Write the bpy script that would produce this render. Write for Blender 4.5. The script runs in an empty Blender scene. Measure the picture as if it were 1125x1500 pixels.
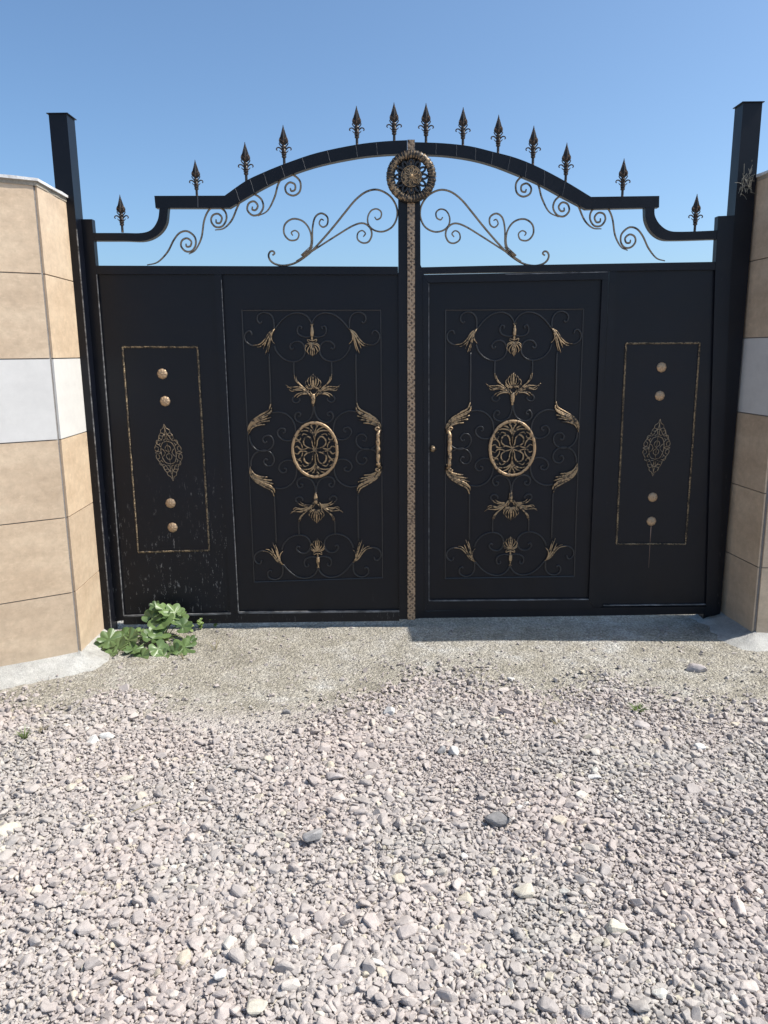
import bpy, bmesh, math, random
import numpy as np
from mathutils import Vector, Matrix, noise

R = math.radians
scene = bpy.context.scene
C = scene.collection

# ------------------------------------------------------------------ camera, sky, sun, exposure
CAM = Vector((-0.156, -4.34, 1.60))
FPX = 1127.0                       # focal length in pixels of a 1125 x 1500 picture
PITCH, ROLL = 11.75, -0.6
cd = bpy.data.cameras.new('camera')
cam = bpy.data.objects.new('camera', cd); C.objects.link(cam)
cam.location = CAM
ROT = Matrix.Rotation(R(90 - PITCH), 3, 'X') @ Matrix.Rotation(R(ROLL), 3, 'Z')
cam.rotation_euler = ROT.to_euler()
cd.sensor_fit = 'AUTO'; cd.sensor_width = 36; cd.lens = FPX / 1500 * 36
cd.clip_start = 0.05; cd.clip_end = 3000
scene.camera = cam
scene.render.resolution_x = 768; scene.render.resolution_y = 1024

SUN_EL, SUN_AZ = 53.0, 2.0         # azimuth: degrees from +X towards the viewer's side (-Y)
w = bpy.data.worlds.new('World'); scene.world = w; w.use_nodes = True
nt = w.node_tree; nt.nodes.clear()
sky = nt.nodes.new('ShaderNodeTexSky'); sky.sky_type = 'NISHITA'; sky.sun_disc = False
sky.sun_elevation = R(SUN_EL); sky.sun_rotation = R(90 + SUN_AZ)
sky.air_density = 0.8; sky.dust_density = 2.6; sky.ozone_density = 2.7; sky.altitude = 300
bg = nt.nodes.new('ShaderNodeBackground'); bg.inputs[1].default_value = 0.12
wo = nt.nodes.new('ShaderNodeOutputWorld')
tintn = nt.nodes.new('ShaderNodeMix'); tintn.data_type = 'RGBA'; tintn.blend_type = 'MULTIPLY'
tintn.inputs[0].default_value = 1; tintn.inputs[7].default_value = (0.86, 1.02, 1.07, 1)     # the phone's white balance
nt.links.new(sky.outputs[0], tintn.inputs[6]); nt.links.new(tintn.outputs[2], bg.inputs[0]); nt.links.new(bg.outputs[0], wo.inputs[0])
sd = bpy.data.lights.new('sun', 'SUN'); sd.energy = 4.2; sd.angle = R(0.53); sd.color = (1.0, 0.95, 0.87)
sun = bpy.data.objects.new('sun', sd); C.objects.link(sun)
sv = Vector((math.cos(R(SUN_EL)) * math.cos(R(SUN_AZ)), -math.cos(R(SUN_EL)) * math.sin(R(SUN_AZ)), math.sin(R(SUN_EL))))
sun.rotation_euler = sv.to_track_quat('Z', 'Y').to_euler(); sun.location = (6, -2, 8)
scene.view_settings.view_transform = 'Standard'; scene.view_settings.look = 'None'
scene.view_settings.exposure = 0.62; scene.view_settings.gamma = 1

# ------------------------------------------------------------------ measuring helpers
def ray(px, py):
    return (ROT @ Vector(((px - 562.5) / FPX, (750 - py) / FPX, -1.0)))
def P(px, py, y=0.0):              # point of the vertical plane Y = y
    d = ray(px, py); t = (y - CAM.y) / d.y
    return CAM + d * t
def GR(px, py, z=0.0):             # point of the ground
    d = ray(px, py); t = (z - CAM.z) / d.z
    return CAM + d * t

# ------------------------------------------------------------------ materials
def mat(name, rough=0.5, metal=0.0):
    m = bpy.data.materials.new(name); m.use_nodes = True
    n = m.node_tree.nodes; b = n['Principled BSDF']
    b.inputs['Roughness'].default_value = rough; b.inputs['Metallic'].default_value = metal
    return m, m.node_tree, b
def node(t, kind, **kw):
    n = t.nodes.new(kind)
    for k, v in kw.items(): setattr(n, k, v)
    return n
def mapping(t, scale=(1, 1, 1), coord='Object'):
    tc = node(t, 'ShaderNodeTexCoord'); mp = node(t, 'ShaderNodeMapping')
    mp.inputs['Scale'].default_value = scale
    t.links.new(tc.outputs[coord], mp.inputs[0]); return mp.outputs[0]
def noise_n(t, vec, scale, detail=4, rough=0.55):
    n = node(t, 'ShaderNodeTexNoise'); n.inputs['Scale'].default_value = scale
    n.inputs['Detail'].default_value = detail; n.inputs['Roughness'].default_value = rough
    t.links.new(vec, n.inputs['Vector']); return n.outputs['Fac']
def ramp(t, fac, stops, interp='LINEAR'):
    r = node(t, 'ShaderNodeValToRGB'); r.color_ramp.interpolation = interp
    e = r.color_ramp.elements
    while len(e) < len(stops): e.new(0.5)
    for k, (p, c) in enumerate(stops):
        e[k].position = p; e[k].color = (*c, 1) if len(c) == 3 else c
    t.links.new(fac, r.inputs[0]); return r.outputs[0]
def mix(t, fac, a, b, mode='MIX'):
    m = node(t, 'ShaderNodeMix', data_type='RGBA', blend_type=mode)
    for sock, v in ((m.inputs['Factor'], fac), (m.inputs[6], a), (m.inputs[7], b)):
        if isinstance(v, (int, float)): sock.default_value = v
        elif isinstance(v, tuple): sock.default_value = (*v, 1)
        else: t.links.new(v, sock)
    return m.outputs[2]
def math_n(t, op, a, b=None, clamp=False):
    m = node(t, 'ShaderNodeMath', operation=op); m.use_clamp = clamp
    for k, v in enumerate((a, b)):
        if v is None: continue
        if isinstance(v, (int, float)): m.inputs[k].default_value = v
        else: t.links.new(v, m.inputs[k])
    return m.outputs[0]
def bump(t, b, h, strength, dist):
    n = node(t, 'ShaderNodeBump'); n.inputs['Strength'].default_value = strength
    n.inputs['Distance'].default_value = dist
    t.links.new(h, n.inputs['Height']); t.links.new(n.outputs[0], b.inputs['Normal']); return n
def lk(t, a, b): t.links.new(a, b)
def sep(t, vec):
    s = node(t, 'ShaderNodeSeparateXYZ'); t.links.new(vec, s.inputs[0]); return s.outputs

def black_paint(name, chips=0.0, base=(0.0022, 0.0031, 0.0066), dust=0.8):
    m, t, b = mat(name, 0.42); b.inputs['Specular IOR Level'].default_value = 0.30
    v = mapping(t)
    n1 = noise_n(t, v, 3.0, 5)
    col = ramp(t, n1, [(0.3, base), (0.75, tuple(c * 1.5 for c in base))])
    # fine pale dust that gathered low on the sheet, and rain-drawn specks
    z = sep(t, v)[2]
    low = ramp(t, z, [(0.0, (1, 1, 1)), (0.55, (0.25,) * 3), (1.0, (0.0,) * 3)])
    dn = noise_n(t, mapping(t, (1.5, 1.5, 0.6)), 9, 6, 0.7)
    dd = math_n(t, 'MULTIPLY', low, math_n(t, 'MULTIPLY', dn, 0.05 * dust))
    col = mix(t, dd, col, (0.22, 0.20, 0.17))
    sc = noise_n(t, mapping(t, (60, 60, 9)), 1.0, 3, 0.6)
    scm = ramp(t, sc, [(0.70, (0,) * 3), (0.76, (0.35,) * 3)])
    col = mix(t, math_n(t, 'MULTIPLY', scm, 0.10), col, (0.3, 0.29, 0.27))
    if chips:
        x, y, zz = sep(t, v)
        c1 = noise_n(t, mapping(t, (85, 85, 22)), 1.0, 6, 0.72)
        c1m = ramp(t, c1, [(0.60, (0,) * 3), (0.64, (1,) * 3)])
        area = noise_n(t, mapping(t, (5.0, 5.0, 2.0)), 1.0, 2)
        am = ramp(t, area, [(0.36, (0.05,) * 3), (0.58, (1,) * 3)])
        hm = ramp(t, zz, [(0.0, (0.7,) * 3), (0.30, (1,) * 3), (0.75, (0.7,) * 3), (1.0, (0.0,) * 3)])
        cm = math_n(t, 'MULTIPLY', math_n(t, 'MULTIPLY', c1m, am), math_n(t, 'MULTIPLY', hm, chips))
        col = mix(t, cm, col, (0.30, 0.29, 0.28))
    lk(t, col, b.inputs['Base Color'])
    rr = math_n(t, 'ADD', math_n(t, 'MULTIPLY', n1, 0.22), 0.30)
    lk(t, rr, b.inputs['Roughness'])
    nb = noise_n(t, v, 14, 3); nb2 = noise_n(t, v, 2.6, 2)
    bump(t, b, math_n(t, 'ADD', math_n(t, 'MULTIPLY', nb, 0.12), math_n(t, 'MULTIPLY', nb2, 2.2)), 0.35, 0.012)
    return m

def bronze(name, gold=(0.50, 0.32, 0.155), cover=0.5, scale=60):
    m, t, b = mat(name, 0.42, 0.35)
    v = mapping(t)
    n1 = noise_n(t, v, scale, 3, 0.6)
    n2 = noise_n(t, v, scale * 0.2, 2)
    s = math_n(t, 'ADD', math_n(t, 'MULTIPLY', n1, 0.7), math_n(t, 'MULTIPLY', n2, 0.3))
    geo = node(t, 'ShaderNodeNewGeometry')
    ny = math_n(t, 'MULTIPLY', sep(t, geo.outputs['Normal'])[1], -0.22)   # gold was wiped on the outward ridges
    s = math_n(t, 'ADD', s, ny)
    f = ramp(t, s, [(cover + 0.02, (0,) * 3), (cover + 0.12, (1,) * 3)])
    col = mix(t, f, (0.03, 0.024, 0.02), gold)
    lk(t, col, b.inputs['Base Color'])
    bump(t, b, n1, 0.35, 0.002)
    return m

M = {}
M['black'] = black_paint('black_enamel_paint')
M['black_chipped'] = black_paint('chipped_black_paint', chips=0.8)
M['black_post'] = black_paint('post_black_paint', chips=0.35)
M['rod'] = black_paint('black_rod_paint', base=(0.012, 0.012, 0.014))
M['rod'].node_tree.nodes['Principled BSDF'].inputs['Specular IOR Level'].default_value = 0.6
M['gold'] = bronze('wiped_gold_over_black', gold=(0.42, 0.285, 0.155), cover=0.60)
M['gold_bright'] = bronze('gold_paint', gold=(0.42, 0.28, 0.155), cover=0.56)
M['stud'] = bronze('stud_gold', gold=(0.44, 0.30, 0.18), cover=0.36)
M['gold_dark'] = bronze('faded_gold_over_black', gold=(0.38, 0.26, 0.15), cover=0.70)
M['bronze_rod'] = bronze('bronzed_rod', gold=(0.26, 0.20, 0.135), cover=0.56, scale=40)
M['rope'] = bronze('gold_rope', gold=(0.46, 0.34, 0.20), cover=0.61, scale=150)
M['weld'] = mat('weld_grey', 0.5)[0]; M['weld'].node_tree.nodes['Principled BSDF'].inputs['Base Color'].default_value = (0.06, 0.062, 0.07, 1)

def painted_lit_edge():
    m, t, b = mat('edge_sunlight_paint', 0.5)  # pale patchy colour stands for sun catching the edges
    n1 = noise_n(t, mapping(t, (12, 12, 40)), 1.0, 4, 0.7)
    lk(t, ramp(t, n1, [(0.35, (0.03,) * 3), (0.55, (0.16, 0.16, 0.165)), (0.75, (0.34, 0.335, 0.33))]), b.inputs['Base Color'])
    return m
M['edge'] = painted_lit_edge()

def strip_mat():
    # stamped ornamental strip: gold lozenges and dots over black
    m, t, b = mat('stamped_gold_strip', 0.45, 0.3)
    v = mapping(t)
    vo = node(t, 'ShaderNodeTexVoronoi'); vo.feature = 'F1'
    vo.inputs['Scale'].default_value = 75; vo.inputs['Randomness'].default_value = 0.9
    lk(t, v, vo.inputs['Vector'])
    x, y, z = sep(t, v)
    s1 = math_n(t, 'COSINE', math_n(t, 'MULTIPLY', math_n(t, 'ADD', z, x), 215))
    s2 = math_n(t, 'COSINE', math_n(t, 'MULTIPLY', math_n(t, 'SUBTRACT', z, x), 215))
    h = math_n(t, 'MAXIMUM', s1, s2)
    h2 = math_n(t, 'ADD', math_n(t, 'MULTIPLY', h, 0.32), math_n(t, 'MULTIPLY', vo.outputs['Distance'], 1.1))
    n = noise_n(t, v, 22, 4)
    h3 = math_n(t, 'ADD', h2, math_n(t, 'MULTIPLY', n, 1.1))
    h3 = math_n(t, 'SUBTRACT', h3, 0.30)
    col = ramp(t, h3, [(0.25, (0.035, 0.025, 0.02)), (0.72, (0.17, 0.115, 0.075)), (1.0, (0.36, 0.25, 0.16))])
    lk(t, col, b.inputs['Base Color']); bump(t, b, h2, 0.6, 0.003)
    return m
M['strip'] = strip_mat()

def tile_mat(name, a, bcol, c, streak=0.5):
    m, t, b = mat(name, 0.55)
    v = mapping(t)
    inf = node(t, 'ShaderNodeObjectInfo')
    add = node(t, 'ShaderNodeVectorMath', operation='ADD'); lk(t, v, add.inputs[0]); 
    rr = math_n(t, 'MULTIPLY', inf.outputs['Random'], 37.0)
    lk(t, rr, add.inputs[1]); vv = add.outputs[0]
    mp = node(t, 'ShaderNodeMapping'); mp.inputs['Scale'].default_value = (2.2, 2.2, 5.5); lk(t, vv, mp.inputs[0])
    n1 = noise_n(t, mp.outputs[0], 1.6, 7, 0.62)
    n2 = noise_n(t, vv, 26, 6, 0.7)
    n3 = noise_n(t, mp.outputs[0], 9, 5, 0.75)
    col = ramp(t, n1, [(0.28, a), (0.5, bcol), (0.72, c)])
    veins = ramp(t, n3, [(0.55, (0,) * 3), (0.70, (1,) * 3)])
    col = mix(t, math_n(t, 'MULTIPLY', veins, 0.65 * streak), col, tuple(min(1, k * 1.22) for k in c))
    n4 = noise_n(t, vv, 85, 4, 0.75); pits = ramp(t, n4, [(0.30, (0.72,) * 3), (0.40, (1.0,) * 3)])
    col = mix(t, 0.55 * min(1, streak * 2), col, pits, 'MULTIPLY')
    g = ramp(t, n2, [(0.32, (0.82,) * 3), (0.66, (1.10,) * 3)])
    col = mix(t, 0.8 * min(1, streak * 1.6 + 0.1), col, g, 'MULTIPLY')
    dif = ramp(t, inf.outputs['Random'], [(0, (0.90, 0.90, 0.91)), (1, (1.05, 1.04, 1.02))])
    col = mix(t, 1.0, col, dif, 'MULTIPLY')
    # splash dirt along the foot of the wall
    z = sep(t, v)[2]
    zz = math_n(t, 'ADD', z, math_n(t, 'MULTIPLY', n1, 0.12))
    dirt = ramp(t, zz, [(0.04, (0.35,) * 3), (0.20, (0,) * 3)])
    col = mix(t, dirt, col, (0.42, 0.36, 0.28))
    lk(t, col, b.inputs['Base Color']); bump(t, b, n2, 0.12, 0.002)
    return m
M['tile'] = tile_mat('travertine_tile', (0.49, 0.365, 0.25), (0.57, 0.435, 0.305), (0.64, 0.505, 0.36))
M['tile_white'] = tile_mat('white_tile', (0.62, 0.60, 0.575), (0.66, 0.64, 0.61), (0.69, 0.67, 0.64), 0.1)

def mortar(name, a, c, scale=30, bs=0.6):
    m, t, b = mat(name, 0.9)
    v = mapping(t)
    n1 = noise_n(t, v, scale, 6, 0.7); n2 = noise_n(t, v, scale * 8, 3, 0.7)
    n0 = noise_n(t, v, 3.5, 4)
    s = math_n(t, 'ADD', math_n(t, 'MULTIPLY', n1, 0.5), math_n(t, 'MULTIPLY', n0, 0.5))
    col = ramp(t, s, [(0.35, a), (0.62, c)])
    sp = ramp(t, n2, [(0.32, (0.72,) * 3), (0.5, (1.0,) * 3), (0.72, (1.12,) * 3)])
    col = mix(t, 0.8, col, sp, 'MULTIPLY')
    lk(t, col, b.inputs['Base Color'])
    bump(t, b, math_n(t, 'ADD', n1, n2), bs, 0.006)
    return m
M['grout'] = mortar('grey_grout', (0.19, 0.175, 0.165), (0.30, 0.28, 0.265))
M['bed'] = mortar('tan_mortar', (0.27, 0.23, 0.18), (0.40, 0.35, 0.28))
M['footing'] = mortar('pale_concrete', (0.31, 0.30, 0.28), (0.54, 0.53, 0.50), 24, 1.0)
M['cap'] = mortar('marble_cap', (0.46, 0.45, 0.44), (0.66, 0.655, 0.65), 9, 0.15)

def stone_mat(name, tint=1.0, isl=True):
    m, t, b = mat(name, 0.88)
    geo = node(t, 'ShaderNodeNewGeometry'); v = mapping(t)
    if isl: rnd = geo.outputs['Random Per Island']
    else: rnd = node(t, 'ShaderNodeObjectInfo').outputs['Random']
    k = tint
    col = ramp(t, rnd, [(0.0, (0.33 * k, 0.30 * k, 0.285 * k)), (0.15, (0.41 * k, 0.373 * k, 0.353 * k)), (0.35, (0.46 * k, 0.412 * k, 0.388 * k)),
                        (0.58, (0.43 * k, 0.392 * k, 0.37 * k)), (0.80, (0.50 * k, 0.447 * k, 0.42 * k)), (0.94, (0.54 * k, 0.495 * k, 0.46 * k)),
                        (0.975, (0.52 * k, 0.465 * k, 0.37 * k)), (1.0, (0.62 * k, 0.60 * k, 0.57 * k))])
    col = mix(t, 1.0, col, (1.0, 0.982, 0.962), 'MULTIPLY')
    if isl:
        pz = noise_n(t, v, 1.6, 3); pc = ramp(t, pz, [(0.35, (1.01, 0.98, 0.975)), (0.52, (1.0,) * 3), (0.66, (0.95, 0.975, 0.965))])
        col = mix(t, 1.0, col, pc, 'MULTIPLY')
    n1 = noise_n(t, v, 75, 5, 0.7)
    n2 = noise_n(t, v, 420, 2, 0.7)
    g = ramp(t, n1, [(0.3, (0.80,) * 3), (0.7, (1.12,) * 3)])
    col = mix(t, 0.75, col, g, 'MULTIPLY')
    g2 = ramp(t, n2, [(0.3, (0.88,) * 3), (0.7, (1.08,) * 3)])
    col = mix(t, 0.8, col, g2, 'MULTIPLY')
    lk(t, col, b.inputs['Base Color'])
    bump(t, b, math_n(t, 'ADD', n1, math_n(t, 'MULTIPLY', n2, 0.4)), 0.5, 0.004)
    return m
M['stone'] = stone_mat('crushed_stone', 0.92)
M['grit'] = stone_mat('grit_chips', 0.80)
def plain_stone(name, c):
    m, t, b = mat(name, 0.85); v = mapping(t)
    n1 = noise_n(t, v, 45, 6, 0.7); n2 = noise_n(t, v, 9, 3)
    col = ramp(t, n1, [(0.25, tuple(k * 0.72 for k in c)), (0.5, c), (0.8, tuple(min(0.85, k * 1.25) for k in c))])
    lk(t, col, b.inputs['Base Color']); bump(t, b, math_n(t, 'ADD', n1, n2), 0.5, 0.006)
    return m
M['stone_dark'] = plain_stone('dark_grey_stone', (0.22, 0.21, 0.205))
M['stone_white'] = plain_stone('white_stone', (0.58, 0.56, 0.53))
M['stone_cream'] = plain_stone('cream_stone', (0.50, 0.455, 0.375))
M['stone_pink'] = plain_stone('pinkish_grey_stone', (0.39, 0.35, 0.335))
M['stone_grey'] = plain_stone('mid_grey_stone', (0.33, 0.315, 0.305))

def ground_mat():
    m, t, b = mat('gritty_earth', 0.95)
    v = mapping(t)
    big = noise_n(t, v, 1.3, 5); mid = noise_n(t, v, 7, 5, 0.6)
    f1 = node(t, 'ShaderNodeTexVoronoi'); f1.inputs['Scale'].default_value = 125; lk(t, v, f1.inputs['Vector'])
    f2 = node(t, 'ShaderNodeTexVoronoi'); f2.inputs['Scale'].default_value = 60; lk(t, v, f2.inputs['Vector'])
    s = math_n(t, 'ADD', math_n(t, 'MULTIPLY', big, 0.5), math_n(t, 'MULTIPLY', mid, 0.5))
    base = ramp(t, s, [(0.36, (0.225, 0.205, 0.165)), (0.47, (0.295, 0.27, 0.222)), (0.56, (0.345, 0.322, 0.28)), (0.66, (0.44, 0.43, 0.405))])
    bw = node(t, 'ShaderNodeRGBToBW'); lk(t, f1.outputs['Color'], bw.inputs[0])
    g = ramp(t, bw.outputs[0], [(0.1, (0.55,) * 3), (0.5, (1.0,) * 3), (0.9, (1.5,) * 3)])
    col = mix(t, 0.9, base, g, 'MULTIPLY')
    bw2 = node(t, 'ShaderNodeRGBToBW'); lk(t, f2.outputs['Color'], bw2.inputs[0])
    g2 = ramp(t, bw2.outputs[0], [(0.2, (0.75,) * 3), (0.8, (1.2,) * 3)])
    col = mix(t, 0.45, col, g2, 'MULTIPLY')
    # stone dust lying under the gravel
    xyz = sep(t, v); dn = math_n(t, 'ADD', math_n(t, 'MULTIPLY', xyz[1], -1.0), math_n(t, 'MULTIPLY', mid, 0.35))
    dm = ramp(t, math_n(t, 'MULTIPLY', dn, 0.5), [(0.58, (0,) * 3), (0.75, (1,) * 3)])
    col = mix(t, math_n(t, 'MULTIPLY', dm, 0.8), col, (0.47, 0.42, 0.395))
    lk(t, col, b.inputs['Base Color'])
    h = math_n(t, 'ADD', math_n(t, 'MULTIPLY', f1.outputs['Distance'], -1.0), math_n(t, 'MULTIPLY', f2.outputs['Distance'], -1.2))
    bump(t, b, h, 0.8, 0.008)
    return m
M['ground'] = ground_mat()

def leaf_mat(name, a, c):
    m, t, b = mat(name, 0.42)
    v = mapping(t); geo = node(t, 'ShaderNodeNewGeometry')
    n1 = noise_n(t, v, 30, 4)
    s = math_n(t, 'ADD', math_n(t, 'MULTIPLY', n1, 0.45), math_n(t, 'MULTIPLY', geo.outputs['Random Per Island'], 0.5))
    lk(t, ramp(t, s, [(0.15, a), (0.8, c)]), b.inputs['Base Color'])
    b.inputs['Roughness'].default_value = 0.38
    tr = node(t, 'ShaderNodeBsdfTranslucent'); tr.inputs[0].default_value = (0.14, 0.22, 0.06, 1)
    ms = node(t, 'ShaderNodeMixShader'); ms.inputs[0].default_value = 0.22
    out = t.nodes['Material Output']
    lk(t, b.outputs[0], ms.inputs[1]); lk(t, tr.outputs[0], ms.inputs[2]); lk(t, ms.outputs[0], out.inputs[0])
    return m
M['mallow'] = leaf_mat('mallow_leaf', (0.06, 0.105, 0.035), (0.19, 0.275, 0.105))
M['sprig'] = leaf_mat('sprig_leaf', (0.12, 0.19, 0.04), (0.22, 0.30, 0.08))
M['straw'] = leaf_mat('dry_straw', (0.30, 0.25, 0.14), (0.46, 0.40, 0.26))
M['old_straw'] = leaf_mat('grey_old_straw', (0.22, 0.20, 0.16), (0.36, 0.33, 0.27))
M['stem'] = leaf_mat('green_stem', (0.14, 0.20, 0.06), (0.22, 0.28, 0.10))

# ------------------------------------------------------------------ mesh helpers
def link(name, bm, m, parent=None, smooth=False, loc=None):
    me = bpy.data.meshes.new(name)
    bmesh.ops.recalc_face_normals(bm, faces=bm.faces)
    org = Vector((0, 0, 0))
    if parent is not None:
        org = worldloc(parent)
    if loc is not None: org = loc
    for v in bm.verts: v.co -= org
    bm.to_mesh(me); bm.free()
    if smooth:
        for p in me.polygons: p.use_smooth = True
    if isinstance(m, (list, tuple)):
        for k in m: me.materials.append(k)
    else: me.materials.append(m)
    o = bpy.data.objects.new(name, me); C.objects.link(o)
    o['_org'] = tuple(org)
    if parent is not None:
        o.parent = parent
        o.location = org - worldloc(parent)
    else: o.location = org
    return o
def worldloc(o):
    p = Vector((0, 0, 0))
    while o is not None:
        p += Vector(o.location); o = o.parent
    return p
def thing(name, label, cat, loc, group=None):
    o = bpy.data.objects.new(name, None); C.objects.link(o); o.location = loc
    o.empty_display_size = 0.1
    o['label'] = label; o['category'] = cat
    if group: o['group'] = group
    return o
def tag(o, label, cat, group=None):
    o['label'] = label; o['category'] = cat
    if group: o['group'] = group
    return o

def prism(bm, pts, y0, y1, bev=0.0):
    """closed outline pts [(px,py)...] measured on the plane y0, extruded back to y1"""
    W = [P(x, y, y0) for x, y in pts]
    return prism_w(bm, [(p.x, p.z) for p in W], y0, y1)
def prism_w(bm, xz, y0, y1):
    f = [bm.verts.new((x, y0, z)) for x, z in xz]; b = [bm.verts.new((x, y1, z)) for x, z in xz]
    n = len(xz)
    bm.faces.new(f); bm.faces.new(b[::-1])
    for i in range(n): bm.faces.new((f[i], b[i], b[(i + 1) % n], f[(i + 1) % n]))
def box(bm, a, b):
    x0, y0, z0 = a; x1, y1, z1 = b
    prism_w(bm, [(x0, z0), (x1, z0), (x1, z1), (x0, z1)], y0, y1)
def bevel(bm, off, seg=2):
    es = [e for e in bm.edges if len(e.link_faces) == 2 and e.calc_face_angle(0) > 0.5]
    bmesh.ops.bevel(bm, geom=es, offset=off, segments=seg, affect='EDGES', profile=0.6)
def ribbon(bm, top, bot, y0, y1):
    """band between two polylines of equal length (px), extruded"""
    T = [P(*p, y0) for p in top]; B = [P(*p, y0) for p in bot]
    a = [bm.verts.new((p.x, y0, p.z)) for p in T]; b = [bm.verts.new((p.x, y0, p.z)) for p in B]
    c = [bm.verts.new((p.x, y1, p.z)) for p in T]; d = [bm.verts.new((p.x, y1, p.z)) for p in B]
    n = len(top)
    for i in range(n - 1):
        bm.faces.new((a[i], a[i + 1], b[i + 1], b[i])); bm.faces.new((c[i], d[i], d[i + 1], c[i + 1]))
        bm.faces.new((a[i], c[i], c[i + 1], a[i + 1])); bm.faces.new((b[i], b[i + 1], d[i + 1], d[i]))
    bm.faces.new((a[0], b[0], d[0], c[0])); bm.faces.new((a[-1], c[-1], d[-1], b[-1]))
def catmull(pts, n=6):
    if len(pts) < 3: return [Vector(p) for p in pts]
    q = [Vector(p) for p in pts]; q = [q[0] * 2 - q[1]] + q + [q[-1] * 2 - q[-2]]
    out = []
    for i in range(1, len(q) - 2):
        for k in range(n):
            t = k / n
            a, b, c, d = q[i - 1], q[i], q[i + 1], q[i + 2]
            out.append(0.5 * ((2 * b) + (c - a) * t + (2 * a - 5 * b + 4 * c - d) * t * t + (3 * b - a - 3 * c + d) * t ** 3))
    out.append(q[-2]); return out
def sweep(bm, pts, rad, sides=6, up=Vector((0, 1, 0)), flat=1.0, closed=False):
    """tube along world points; rad = number or function of 0..1"""
    n = len(pts); rings = []
    for i, p in enumerate(pts):
        if closed: t = pts[(i + 1) % n] - pts[i - 1]
        else: t = pts[min(i + 1, n - 1)] - pts[max(i - 1, 0)]
        if t.length < 1e-9: t = Vector((0, 0, 1))
        t.normalize(); s = t.cross(up)
        if s.length < 1e-4: s = Vector((1, 0, 0))
        s.normalize(); u = s.cross(t)
        r = rad(i / max(1, n - 1)) if callable(rad) else rad
        rings.append([bm.verts.new(p + s * (r * math.cos(2 * math.pi * k / sides)) + u * (r * flat * math.sin(2 * math.pi * k / sides))) for k in range(sides)])
    m = n if closed else n - 1
    for i in range(m):
        a, b = rings[i], rings[(i + 1) % n]
        for k in range(sides):
            bm.faces.new((a[k], a[(k + 1) % sides], b[(k + 1) % sides], b[k]))
    if not closed:
        bm.faces.new(rings[0][::-1]); bm.faces.new(rings[-1])
def tube_px(bm, pts, r, y, n=6, sides=6, flat=1.0):
    sweep(bm, catmull([P(a, b, y) for a, b in pts], n), r, sides, flat=flat)
def lathe(bm, prof, origin, axis='Z', seg=12, squash=1.0):
    """prof [(r, h)], axis Z or -Y (facing the viewer)"""
    rings = []
    for r, h in prof:
        ring = []
        for k in range(seg):
            a = 2 * math.pi * k / seg
            if axis == 'Z': v = Vector((r * math.cos(a), r * squash * math.sin(a), h))
            else: v = Vector((r * math.cos(a), -h, r * squash * math.sin(a)))
            ring.append(bm.verts.new(origin + v))
        rings.append(ring)
    for a, b in zip(rings, rings[1:]):
        for k in range(seg): bm.faces.new((a[k], a[(k + 1) % seg], b[(k + 1) % seg], b[k]))
    bm.faces.new(rings[0][::-1]); bm.faces.new(rings[-1])
def torus_xz(bm, c, rx, rz, minor, flat=1.0, seg=48, sides=8):
    sweep(bm, [c + Vector((rx * math.cos(2 * math.pi * k / seg), 0, rz * math.sin(2 * math.pi * k / seg))) for k in range(seg)], minor, sides, flat=flat, closed=True)

# ------------------------------------------------------------------ the ground
def hgt(x, y):
    h = 0.018 * noise.noise(Vector((x * 0.9, y * 0.9, 3))) + 0.007 * noise.noise(Vector((x * 4, y * 4, 7))) + 0.0025 * noise.noise(Vector((x * 17, y * 17, 1)))
    damp = min(1, max(0.25, -y * 1.3)) if y < 0 else 0.25
    bed = 1 / (1 + math.exp(-(-y - 1.15) / 0.12)) if y > -4 else 1.0
    return h * damp + 0.004 * bed
def axis_vals(lo, hi, step, far):
    a = list(np.arange(lo, hi + 1e-6, step)); s = step; l = []; x = lo
    while x > -far: s *= 1.35; x -= s; l.append(x)
    r = []; s = step; x = hi
    while x < far: s *= 1.35; x += s; r.append(x)
    return l[::-1] + a + r
xs = axis_vals(-3.4, 3.4, 0.03, 900); ys = axis_vals(-5.0, 0.7, 0.03, 900)
bm = bmesh.new(); gv = []
for yy in ys:
    row = []
    for xx in xs:
        near = abs(xx) < 4.2 and -5.8 < yy < 1.5
        row.append(bm.verts.new((xx, yy, hgt(xx, yy) if near else 0.0)))
    gv.append(row)
for j in range(len(ys) - 1):
    for i in range(len(xs) - 1):
        bm.faces.new((gv[j][i], gv[j][i + 1], gv[j + 1][i + 1], gv[j + 1][i]))
g = link('ground', bm, M['ground'], smooth=True); g['kind'] = 'structure'

# ------------------------------------------------------------------ crushed stone
rng = np.random.default_rng(11)
def stone_proto(seed, bev, npts=15, shape=(1, 0.78, 0.58)):
    r = np.random.default_rng(seed); bm = bmesh.new()
    for _ in range(npts):
        v = r.normal(size=3); v /= np.linalg.norm(v)
        v = np.sign(v) * np.abs(v) ** 0.8
        v *= 0.5 * (0.86 + 0.28 * r.random())
        bm.verts.new(Vector(v * np.array(shape)))
    res = bmesh.ops.convex_hull(bm, input=bm.verts)
    loose = [v for v in bm.verts if not v.link_faces]
    bmesh.ops.delete(bm, geom=loose, context='VERTS')
    bmesh.ops.dissolve_limit(bm, angle_limit=0.22, verts=bm.verts, edges=bm.edges)
    if bev: bmesh.ops.bevel(bm, geom=list(bm.edges), offset=0.045, segments=1, affect='EDGES', profile=0.5)
    bmesh.ops.triangulate(bm, faces=bm.faces)
    bm.verts.index_update()
    V = np.array([v.co[:] for v in bm.verts]); F = np.array([[v.index for v in f.verts] for f in bm.faces])
    bm.free(); return V, F
protoA = [stone_proto(100 + k, True, 13 + k % 5, (1, 0.62 + 0.32 * ((k * 7) % 10) / 10, 0.40 + 0.28 * ((k * 3) % 10) / 10)) for k in range(36)]
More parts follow.
